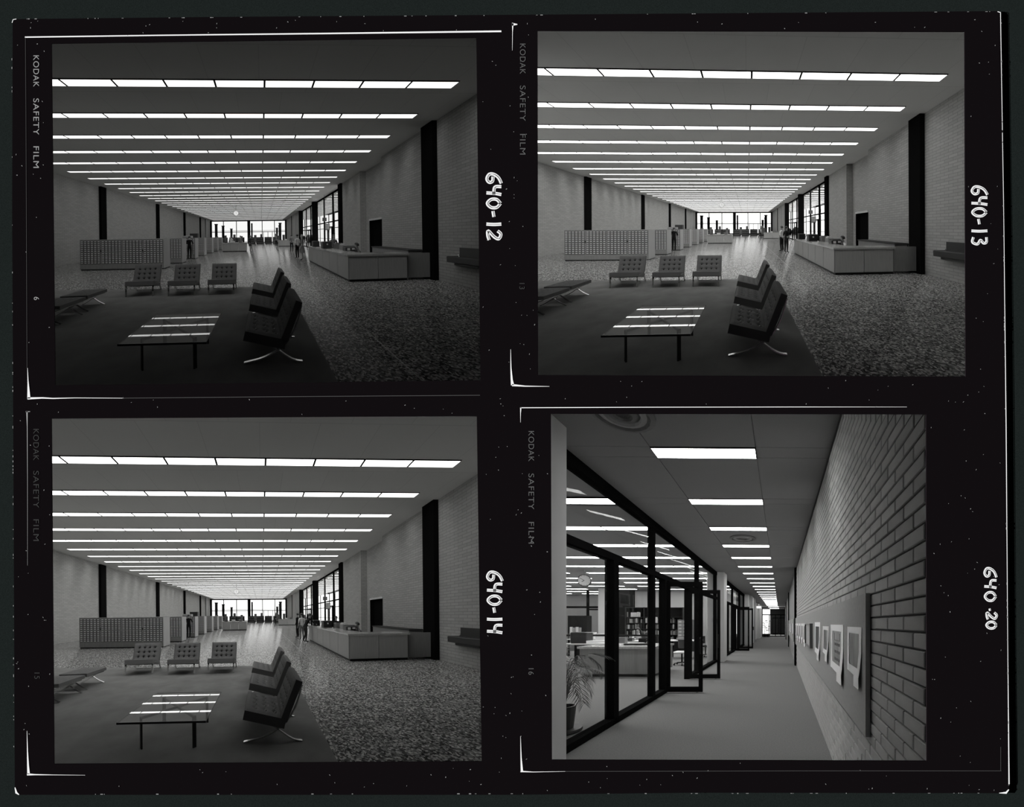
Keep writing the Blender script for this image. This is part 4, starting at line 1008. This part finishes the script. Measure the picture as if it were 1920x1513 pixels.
        b = B(); b.poly([(-.001, iy0, iz0), (-.001, iy0, iz1), (-.001, iy1, iz1), (-.001, iy1, iz0)]); t.part('print', b, noise_mat('print_%s' % od, lo, hi, 9, .6, .3, 5, (1, 1, .35)))
        if i == 1:
            b = B()
            for q in range(3):
                for c in range(3): b.box(-.003, -.0015, iy0+.08+c*.1, iy0+.15+c*.1, iz0+.03+q*.07, iz0+.055+q*.07)
            for yy in (iy0+.07, iy1-.12): b.box(-.003, -.0015, yy, yy+.012, iz1-.09, iz1-.02)
            b.box(-.003, -.0015, iy0+.07, iy1-.11, iz1-.09, iz1-.084); t.part('ink_drawing', b, M_black, kind='stuff')
        b = B(); b.box(-.022, -.019, .01, w_*.34, -.075, .012); b.box(-.0225, -.022, .03, w_*.3, -.05, -.047); t.part('caption_card', b, M_mat)
    t = T(R, 'framed_box', 'deep grey box frame, fifth from the camera on the display board', 'frame', (XP, 5.27, 1.09))
    b = B(); b.box(-.05, 0, 0, .03, 0, .41); b.box(-.05, 0, 1.08, 1.11, 0, .41); b.box(-.05, 0, .03, 1.08, 0, .02); b.box(-.05, 0, .03, 1.08, .39, .41); t.part('case', b, M_greyp)
    b = B(); b.box(-.02, -.005, .03, 1.08, .02, .39); t.part('print', b, M_lightp)
    for j in range(5):
        b = B(); b.box(-.03, -.022, 0, .6, 0, .42)
        one(R, 'mounted_picture', b, (M_mat, M_greyp)[j % 2], '%s picture from the camera on the second, farther display board' % ORD[j], 'picture', (XP, 13.0+j*1.2, 1.08), 0, 'pictures on the farther board')
    # white square pillars in the glazed line
    for i, z in enumerate((2.65, 12.45, 22.0, 31.4)):
        b = B(); b.bev(-2.33 if i == 0 else -2.85, -2.18, z+(.2 if i == 0 else 0), z+.65, 0, CE, .012); struct(R, 'trim_%d' % (4+i), b, M_pillar)
    b = B(); b.box(-.05, .05, 0, .02, 0, .16); one(R, 'wall_switch', b, M_kick, 'small dark switch plate on the second white pillar of the corridor', 'switch', (-2.4, 12.42, 1.5))
    # glazed screens with open double doors
    for bay, (za, zb, dz0, dz1) in enumerate(((3.3, 12.45, 6.95, 8.65), (13.1, 22.0, 17.4, 19.1))):
        wn = setting('window_%d' % (bay+1)); TR_ = (2.43, 2.53)
        def bx(n, x0, x1, y0, y1, z0, z1, m=M_dark): b = B(); b.box(x0, x1, y0, y1, z0, z1); struct(R, n, b, m, wn)
        off = za-3.8
        bx('head_rail', XG-.07, XG+.07, za, zb, CE-.13, CE); bx('transom', XG-.07, XG+.07, za, zb, *TR_)
        ms = (dz0-2.2, dz0-.72, dz0-.1, dz1, (dz1+zb)/2-.95, zb-.16)
        bx('sill_rail', XG-.07, XG+.07, za, dz0-.1, 0, .09); bx('sill_rail', XG-.07, XG+.07, dz1, zb, 0, .09)
        bx('mullion', XG-.07, XG+.07, ms[0], ms[0]+.14, 0, TR_[0]); bx('mullion', XG-.055, XG+.055, ms[1], ms[1]+.12, 0, CE)
        bx('door_jamb', XG-.07, XG+.07, ms[2], ms[2]+.12, 0, TR_[0]); bx('door_jamb', XG-.07, XG+.07, ms[3], ms[3]+.12, 0, TR_[0])
        bx('mullion', XG-.06, XG+.06, ms[4], ms[4]+.14, 0, CE); bx('mullion', XG-.06, XG+.06, ms[5], ms[5]+.14, 0, CE)
        for a, c in ((za, ms[0]), (ms[0]+.16, ms[1]), (ms[1]+.14, ms[2]), (ms[3]+.12, ms[4]), (ms[4]+.14, ms[5])): bx('pane', XG-.005, XG+.005, a, c, .09, TR_[0], M_glass)
        for a, c in ((za, ms[1]), (ms[1]+.14, ms[4]), (ms[4]+.14, ms[5])): bx('pane', XG-.005, XG+.005, a, c, TR_[1], CE-.13, M_glass)
        for j, (dz, wd) in enumerate(((dz0, .80), (dz1, .86))):
            t = T(R, 'door', '%s open glass door leaf standing out into the corridor, %s glazed bay' % (('near', 'far')[j], ('first', 'second')[bay]), 'door', (XG+.04, dz, 0), 0, 'open glass doors')
            b = B(); b.box(0, .1, -.025, .025, .02, 2.4); t.part('hinge_stile', b, M_dark)
            b = B(); b.box(wd-.08, wd, -.025, .025, .02, 2.4); t.part('lock_stile', b, M_dark)
            b = B(); b.box(.1, wd-.08, -.025, .025, .02, .13); t.part('bottom_rail', b, M_dark)
            b = B(); b.box(.1, wd-.08, -.025, .025, 2.3, 2.4); t.part('top_rail', b, M_dark)
            b = B(); b.box(.1, wd-.08, -.004, .004, .13, 2.3); t.part('pane', b, M_glass)
            b = B(); b.tube([(wd-.04, -.03, .85), (wd-.04, -.07, .87), (wd-.04, -.07, 1.18), (wd-.04, -.03, 1.2)], .012, 6); t.part('pull_handle', b, M_steel)
            b = B(); b.lathe([(.02, 0), (.02, .02), (.012, .03)], (wd-.12, 0, -.0), 8); t.part('door_stop', b, M_chrome)
    # the wall past the second bay and the end of the corridor
    b = B(); b.box(-2.75, -2.08, 22.7, 26.2, 0, CE); b.box(-2.75, -2.3, 26.2, 31.4, 0, CE); b.box(-2.75, -2.08, 32.1, ZE, 0, CE); struct(R, 'wall_left', b, M_pillar)
    bbox_st(R, 'trim_9', -2.2, -2.02, 23.0, 23.5, 0, CE, M_side); bbox_st(R, 'trim_10', -2.2, -2.0, 25.3, 25.8, 0, CE, M_side)
    b = B(); b.box(-.25, .25, 0, .1, 1.0, 1.25); one(R, 'drinking_fountain', b, M_kick, 'small dark fountain on the far left corridor wall', 'fountain', (-2.02, 24.3, 0), PI/2)
    we = setting('window_3')
    for x in (-2.05, -1.25, -.55, .06, .52): b = B(); b.box(x-.04, x+.04, ZE-.04, ZE+.04, 0, 3.3 if x in (-2.05, .52) else 2.5); struct(R, 'mullion', b, M_dark, we)
    for z in (.06, 2.5, 3.3): b = B(); b.box(-2.08, XB, ZE-.04, ZE+.04, z-.05, z+.05); struct(R, 'rail', b, M_dark, we)
    b = B(); b.box(-2.0, XB, ZE-.004, ZE+.004, .1, 2.45); b.box(-2.0, XB, ZE-.004, ZE+.004, 2.55, 3.25); struct(R, 'pane', b, M_glass, we)
    b = B(); b.poly([(-1.4, 44.2, 0), (XB+2, 44.2, 0), (XB+2, 44.2, CE), (-1.4, 44.2, CE)]); b.poly([(XB+.05, ZE, 0), (XB+.05, 44.2, 0), (XB+.05, 44.2, CE), (XB+.05, ZE, CE)]); struct(R, 'wall_end', b, M_kick)
    b = B(); b.poly([(-7, 46, -.5), (2, 46, -.5), (2, 46, 5), (-7, 46, 5)]); b.poly([(-7, 37.5, -.5), (-7, 46, -.5), (-7, 46, 5), (-7, 37.5, 5)]); struct(R, 'sky_far', b, M_sky)
    for k in range(4):
        b = B(); b.box(-.6, .6, 0, .9, -.014, -.004, 0, 1)
        one(R, 'lobby_light', b, [M_slot, M_panel], '%s bright ceiling panel beyond the glazed end of the corridor' % ORD[k], 'light', (-.8, 37.6+k*1.5, CE), 0, 'lobby lights')
    t = T(R, 'glass_entrance', 'dark double door in the lobby beyond the corridor end', 'door', (-.2, 43, 0))
    for s in (-1, 1):
        b = B(); b.box(s*.45-.42, s*.45-.36, 0, .06, 0, 2.3); b.box(s*.45+.36, s*.45+.42, 0, .06, 0, 2.3); b.box(s*.45-.36, s*.45+.36, 0, .06, 0, .2); b.box(s*.45-.36, s*.45+.36, 0, .06, 2.2, 2.3); t.part('leaf', b, M_dark)
    for x, dx in ((-1.75, 'left'), (-1.35, 'right')):
        t = T(R, 'potted_plant', 'leafy plant in a dark pot at the corridor end, the %s of two' % dx, 'plant', (x, ZE-.9, 0))
        b = B(); b.lathe([(.18, 0), (.24, .35), (.22, .35), (.2, .3)], n=12); t.part('pot', b, M_pot)
        b = B(); b.tube([(0, 0, .3), (.03, 0, 1.5)], .02, 6); t.part('stem', b, M_bark)
        b = B()
        for q in range(34):
            a, z, l = random.random()*6.28, .6+random.random()*1.2, .25+random.random()*.2; d = Vector((math.cos(a), math.sin(a), .3)); s_ = Vector((-math.sin(a), math.cos(a), 0))*.05; o_ = Vector((.02, 0, z))
            b.poly([o_, o_+d*l*.5+s_, o_+d*l-Vector((0, 0, .08)), o_+d*l*.5-s_])
        t.part('foliage', b, M_green, kind='stuff')
    b = B(); b.box(-.22, .22, -.03, .03, -.1, .1); b.tube([(0, 0, .1), (0, 0, .3)], .012, 6)
    one(R, 'exit_sign', b, mat('lit_sign', emit=1.0), 'small lit sign under the ceiling near the corridor end', 'sign', (-2.3+.35, 30.4-1.2, 2.98))
    # round ceiling diffusers
    for (x, z, lab) in ((-.88, 7.5, 'round dark ceiling air diffuser between corridor lights'), (-1.5, 3.05, 'round ceiling air diffuser at the top edge of the corridor picture')):
        t = T(R, 'air_diffuser', lab, 'vent', (x, z, CE))
        for q, r in enumerate((.3, .22, .14)):
            b = B(); b.lathe([(r, 0), (r+.0, -.02), (r-.05, -.035), (r-.06, -.01)], n=20); t.part('ring', b, (M_greyp, M_side)[q % 2])
    # ------------------------------------------------ the office behind the glass
    clipstruct(R, 'wall_office', [[(-10.1, ZW, 0), (-2.7, ZW, 0), (-2.7, ZW, CE), (-10.1, ZW, CE)]], M_pillar)
    clipstruct(R, 'wall_office_left', [[(-15.9, .5, 0), (-15.9, .5, CE), (-15.9, ZW+3.6, CE), (-15.9, ZW+3.6, 0)]], M_pillar)  # unseen side wall, added to stop the raking lamp leaking in
    clipstruct(R, 'wall_office_side', [[(-16, ZW+3.5, 0), (-10, ZW+3.5, 0), (-10, ZW+3.5, CE), (-16, ZW+3.5, CE)]], M_side)
    wn = setting('window_4')
    for x in (-13.6, -11.7): b = B(); b.box(x-.06, x+.06, ZW-.05, ZW+.05, 0, CE); struct(R, 'mullion', b, M_dark, wn)
    b = B(); b.box(-16, -10.9, ZW-.05, ZW+.05, 2.42, 2.54); b.box(-11.7, -10.9, ZW-.05, ZW+.05, 2.3, 2.38); struct(R, 'rail', b, M_dark, wn)
    b = B(); b.box(-13.5, -11.8, ZW-.004, ZW+.004, .1, 2.4); b.box(-13.5, -10.9, ZW-.004, ZW+.004, 2.55, CE); struct(R, 'pane', b, M_glass, wn)
    bbox_st(R, 'trim_11', -10.4, -9.65, 18.4, 19.2, 0, CE, M_pillar)
    bbox_st(R, 'trim_12', -9.63, -8.85, 18.9, ZW, 0, CE, M_dark)
    t = T(R, 'tall_cabinet', 'tall dark cabinet at the left behind the office glass', 'cabinet', (-11.9, 18.9, 0))
    b = B(); b.box(-.55, .55, 0, .5, 0, 1.95); t.part('case', b, M_black)
    for s in (-1, 1): b = B(); b.box(s*.27-.25, s*.27+.25, -.02, 0, .08, 1.88); t.part('door', b, M_black)
    # front counter
    t = T(R, 'office_counter', 'long low office counter with stone edge behind the glazed screen', 'desk', (-5.6, 9.0, 0))
    for j, (a, c) in enumerate(((0, .86), (.87, 2.08))): b = B(); b.box(a, c, 0, .03, .08, .79); t.part('front_panel', b, M_wood2)
    b = B(); b.box(2.05, 2.08, .03, 1.5, .08, .79); t.part('end_panel', b, M_wood2)
    b = B(); b.box(.05, 2.0, .06, 1.45, 0, .08); t.part('plinth', b, M_kick)
    b = B(); b.box(-.05, 2.12, -.04, 1.55, .79, .85); t.part('countertop', b, M_stone)
    tabs = [(-6.4, 11.3, 2.6, .8, 'nearest'), (-6.9, 13.0, 2.8, .8, 'middle'), (-8.3, 14.8, 3.0, .8, 'farthest'), (-4.15, 13.6, 1.4, .75, 'right-hand')]
    for x, z, w_, d_, nm in tabs:
        t = T(R, 'work_table', '%s pale-topped work table in the office behind the glass' % nm, 'table', (x, z, 0), 0, 'office tables')
        b = B(); b.box(-w_/2, w_/2, 0, d_, .74, .78); t.part('top', b, M_paper)
        for sx in (-1, 1):
            for sy in (.06, d_-.06): b = B(); b.box(sx*(w_/2-.06)-.03, sx*(w_/2-.06)+.03, sy-.03, sy+.03, 0, .74); t.part('leg', b, M_dark)
        b = B(); b.box(-w_/2+.1, w_/2-.1, d_-.05, d_-.03, .25, .74); t.part('modesty_panel', b, M_kick)
    for j, (x, z, w_, h_) in enumerate(((-5.2, 9.6, .5, .06), (-4.3, 9.7, .7, .05), (-6.6, 11.6, .6, .1), (-5.7, 11.5, .4, .22), (-7.3, 13.3, .5, .3), (-6.2, 13.2, .35, .12), (-8.9, 15, .6, .3), (-4.2, 13.9, .5, .1))):
        b = B(); b.prism([(-w_/2, -.14), (w_/2, -.1), (w_/2-.03, .16), (-w_/2+.02, .13)], 0, h_)
        one(R, 'paper_pile', b, (M_paper, M_black, M_paper, M_greyp)[j % 4], '%s pile of papers or trays on the office desks, counted from the glass' % ORD[j], 'papers', (x, z, .851 if z < 10 else .781))
    t = T(R, 'desk_divider', 'dark low rail dividing the office desks behind the glass', 'rail', (-6.6, 12.4, 0))
    b = B(); b.box(-1.9, 1.9, 0, .05, 1.0, 1.07); t.part('rail', b, M_black)
    for x in (-1.85, 0, 1.85): b = B(); b.box(x-.03, x+.03, 0, .05, 0, 1.0); t.part('post', b, M_black)
    b = B(); b.bev(-.3, .3, -.2, .2, 0, .4, .03); one(R, 'typewriter', b, M_black, 'black covered typewriter on the nearest office work table', 'typewriter', (-7.2, 11.7, .781))
    t = T(R, 'telephone', 'black telephone on the counter behind the office glass', 'telephone', (-4.0, 9.9, .851))
    b = B(); b.bev(-.1, .1, -.1, .1, 0, .09, .03); t.part('base', b, M_black)
    b = B(); b.tube([(-.12, 0, .12), (-.07, 0, .15), (.07, 0, .15), (.12, 0, .12)], .022, 8); t.part('handset', b, M_black)
    for j, (x, z, nm) in enumerate(((-3.55, 11.6, 'pale-seated office chair just inside the open doors'), (-5.2, 12.4, 'dark office chair between the work tables'), (-3.4, 14.6, 'dark office chair by the right-hand work table'))):
        t = T(R, 'office_chair', nm, 'chair', (x, z, 0), .5*j)
        b = B(); b.bev(-.24, .24, -.24, .24, .43, .5, .04); t.part('seat', b, (M_paper, M_dark_cloth, M_dark_cloth)[j])
        b = B(); b.bev(-.22, .22, .22, .28, .58, .92, .03); t.part('backrest', b, (M_kick, M_dark_cloth, M_dark_cloth)[j])
        b = B(); b.tube([(0, 0, .06), (0, 0, .43)], .03); b.tube([(0, .1, .44), (0, .3, .46), (0, .28, .7)], .015, 6); t.part('stem', b, M_steel)
        b = B()
        for q in range(5): b.tube([(0, 0, .1), (.28*math.cos(q*1.257), .28*math.sin(q*1.257), .07)], .018, 6); b.ball((.28*math.cos(q*1.257), .28*math.sin(q*1.257), .035), .035, .035, .035, 8, 5)
        t.part('castor_base', b, M_steel)
    person(R, (-6.35, 14.5), 0, 'sit', M_white_cloth, M_dark_cloth, 'seated dark-haired person in white at a desk behind the office glass', height=1.75)
    t = T(R, 'desk_plant', 'bushy plant beside the seated person behind the office glass', 'plant', (-5.75, 13.65, .781))
    b = B(); b.lathe([(.1, 0), (.14, .18), (.12, .18), (.11, .14)], n=12); t.part('pot', b, M_pot)
    b = B()
    for q in range(46):
        a, e, l = random.random()*6.28, random.random(), .2+random.random()*.18; d = Vector((math.cos(a), math.sin(a), .3+e*1.4)).normalized(); s_ = Vector((-math.sin(a), math.cos(a), 0))*.03; o_ = Vector((0, 0, .15))
        b.poly([o_, o_+d*l*.6+s_, o_+d*l, o_+d*l*.6-s_])
    t.part('foliage', b, M_green, kind='stuff')
    # shelves on the back wall
    t = T(R, 'bookcase', 'wide dark bookcase on the back wall of the office', 'bookcase', (-9.1, ZW-.75, 0)); W_ = 3.4
    b = B(); b.box(0, W_, .36, .4, .0, 2.45); b.box(0, .05, 0, .36, 0, 2.45); b.box(W_-.05, W_, 0, .36, 0, 2.45); t.part('case', b, M_kick)
    for x in (1.1, 2.25): b = B(); b.box(x-.02, x+.02, 0, .36, 0, 2.45); t.part('upright', b, M_kick)
    shz = (.05, .45, .8, 1.15, 1.5, 1.85, 2.41)
    for z in shz: b = B(); b.box(.05, W_-.05, 0, .36, z, z+.03); t.part('shelf', b, M_kick)
    for si, z in enumerate(shz[1:-1]):
        x = .1; bi = 0
        while x < W_-.2:
            if any(abs(x+.05-u) < .09 for u in (1.1, 2.25)): x += .1; continue
            if random.random() < .16 or (si == 4 and random.random() < .6): x += random.uniform(.1, .4); continue
            w_ = random.uniform(.05, .1); h_ = random.uniform(.2, .3)
            b = B(); b.box(0, w_-.006, 0, .2, 0, h_); b.box(.008, w_-.014, -.003, 0, h_*.6, h_*.8)
            one(R, 'book', b, [random.choice((M_greyp, M_kick, M_lightp, M_side, M_paper, M_black)), M_paper], '%s book from the left on the %s shelf up of the office bookcase' % (ORD[bi], ORD[si+1]), 'book', (-9.1+x, ZW-.72, z+.031), 0, 'books on the office bookcase')
            x += w_; bi += 1
    t = T(R, 'drawer_cabinet', 'pale card drawer unit standing right of the bookcase in the office', 'cabinet', (-5.5, ZW-1.3, 0))
    b = B(); b.box(-.35, .5, 0, .45, .3, 1.72); t.part('case', b, M_greyp)
    for r in range(7):
        for c in range(3): b = B(); b.box(-.33+c*.275, -.07+c*.275, -.02, 0, .36+r*.19, .53+r*.19); d = t.part('drawer', b, M_side); b = B(); b.box(-.27+c*.275, -.13+c*.275, -.03, -.02, .42+r*.19, .49+r*.19); t.part('label_holder', b, M_paper, d)
    b = B(); b.box(-.3, -.25, .05, .4, 0, .3); b.box(.4, .45, .05, .4, 0, .3); t.part('leg', b, M_dark)
    b = B(); b.box(-.28, .28, 0, .02, 0, .26); b.box(-.24, .0, -.004, 0, .04, .22, 0)
    one(R, 'photo_print', b, M_paper, 'white picture propped on the top shelf of the office bookcase', 'picture', (-8.5, ZW-.7, 1.882))
    b = B(); b.box(-.3, .3, 0, .02, 0, .34); one(R, 'wall_paper', b, M_paper, 'white sheet leaning among the shelves of the office bookcase', 'paper', (-7.5, ZW-.76, 1.53))
    t = T(R, 'poster_rack', 'small white stack of striped leaflets before the tall dark cabinet', 'leaflets', (-11.2, 17.6, 0))
    b = B(); b.box(-.35, .35, 0, .3, 0, .95); t.part('stand', b, M_greyp)
    for q in range(4): b = B(); b.box(-.3+q*.16, -.17+q*.16, .02, .06, .96, 1.3-.03*(q % 2)); t.part('leaflet', b, (M_paper, M_lightp)[q % 2])
    # clock over the office
    t = T(R, 'hanging_clock', 'round white wall-style clock with dark rim hanging over the office', 'clock', (-7.35, 12.1, 3.1), .45)
    b = B(); b.lathe([(.215, -.07), (.225, -.06), (.225, .12), (.2, .13)], n=32, axis='y'); t.part('case', b, M_black)
    b = B(); b.lathe([(.2, -.078), (.2, -.07)], n=32, axis='y'); t.part('dial', b, M_paper)
    b = B()
    for q in range(12):
        a = q*PI/6; b.bar([(.165*math.sin(a), -.08, .165*math.cos(a)), (.188*math.sin(a), -.08, .188*math.cos(a))], (math.cos(a), 0, -math.sin(a)), .012, .002)
    t.part('hour_mark', b, M_black, kind='stuff')
    for a, l, w_ in ((math.radians(236), .1, .02), (math.radians(300), .16, .014)):
        b = B(); b.bar([(0, -.082, 0), (l*math.sin(a), -.082, l*math.cos(a))], (math.cos(a), 0, -math.sin(a)), w_, .003); t.part('hand', b, M_black)
    b = B(); b.tube([(0, 0, .22), (0, 0, CE-3.1)], .02, 8); t.part('stem', b, M_lightp)
    # palm behind the first pane
    t = T(R, 'potted_palm', 'feathery palm in a tall dark pot just inside the office glass', 'plant', (-2.98, 4.45, 0))
    b = B(); b.lathe([(.2, 0), (.22, .02), (.22, .05), (.17, .05)], n=16); t.part('saucer', b, M_kick)
    b = B(); b.lathe([(.11, .05), (.145, .36), (.125, .36), (.12, .3)], n=16); t.part('pot', b, M_pot)
    for q in range(24):
        a = q*2.399+random.uniform(-.2, .2); rch = random.uniform(.3, .62); top = random.uniform(.72, 1.18); dr = random.uniform(.05, .55)
        d = Vector((math.cos(a), math.sin(a), 0)); ln = B()
        pts = [Vector((0, 0, .34)), d*rch*.25+Vector((0, 0, .34+(top-.34)*.75)), d*rch*.62+Vector((0, 0, top)), d*rch+Vector((0, 0, top-dr*.55)), d*rch*1.12+Vector((0, 0, top-dr))]
        pa = [Vector(p) for p in arc([tuple(p) for p in pts], 5)]
        ln.tube(pa, .006, 5, 0, .002); fr = t.part('frond', ln, M_green)
        lf = B(); s_ = Vector((-d.y, d.x, 0))
        for j in range(6, len(pa)-1):
            for sd in (-1, 1):
                l = .17*(1-abs(j/len(pa)-.6)); tg = (pa[j+1]-pa[j]).normalized()
                e = pa[j]+s_*sd*l*.8+tg*l*.7-Vector((0, 0, l*.35)); m_ = (pa[j]+e)/2+Vector((0, 0, .012))
                lf.poly([pa[j], m_+tg*.009, e, m_-tg*.009])
        t.part('leaflet', lf, M_green, fr, kind='stuff')
RBR = Room('BR', 'bottom right', 600, (1463, 1169), 1.5, .012, .001, 2.72)
corridor(RBR)
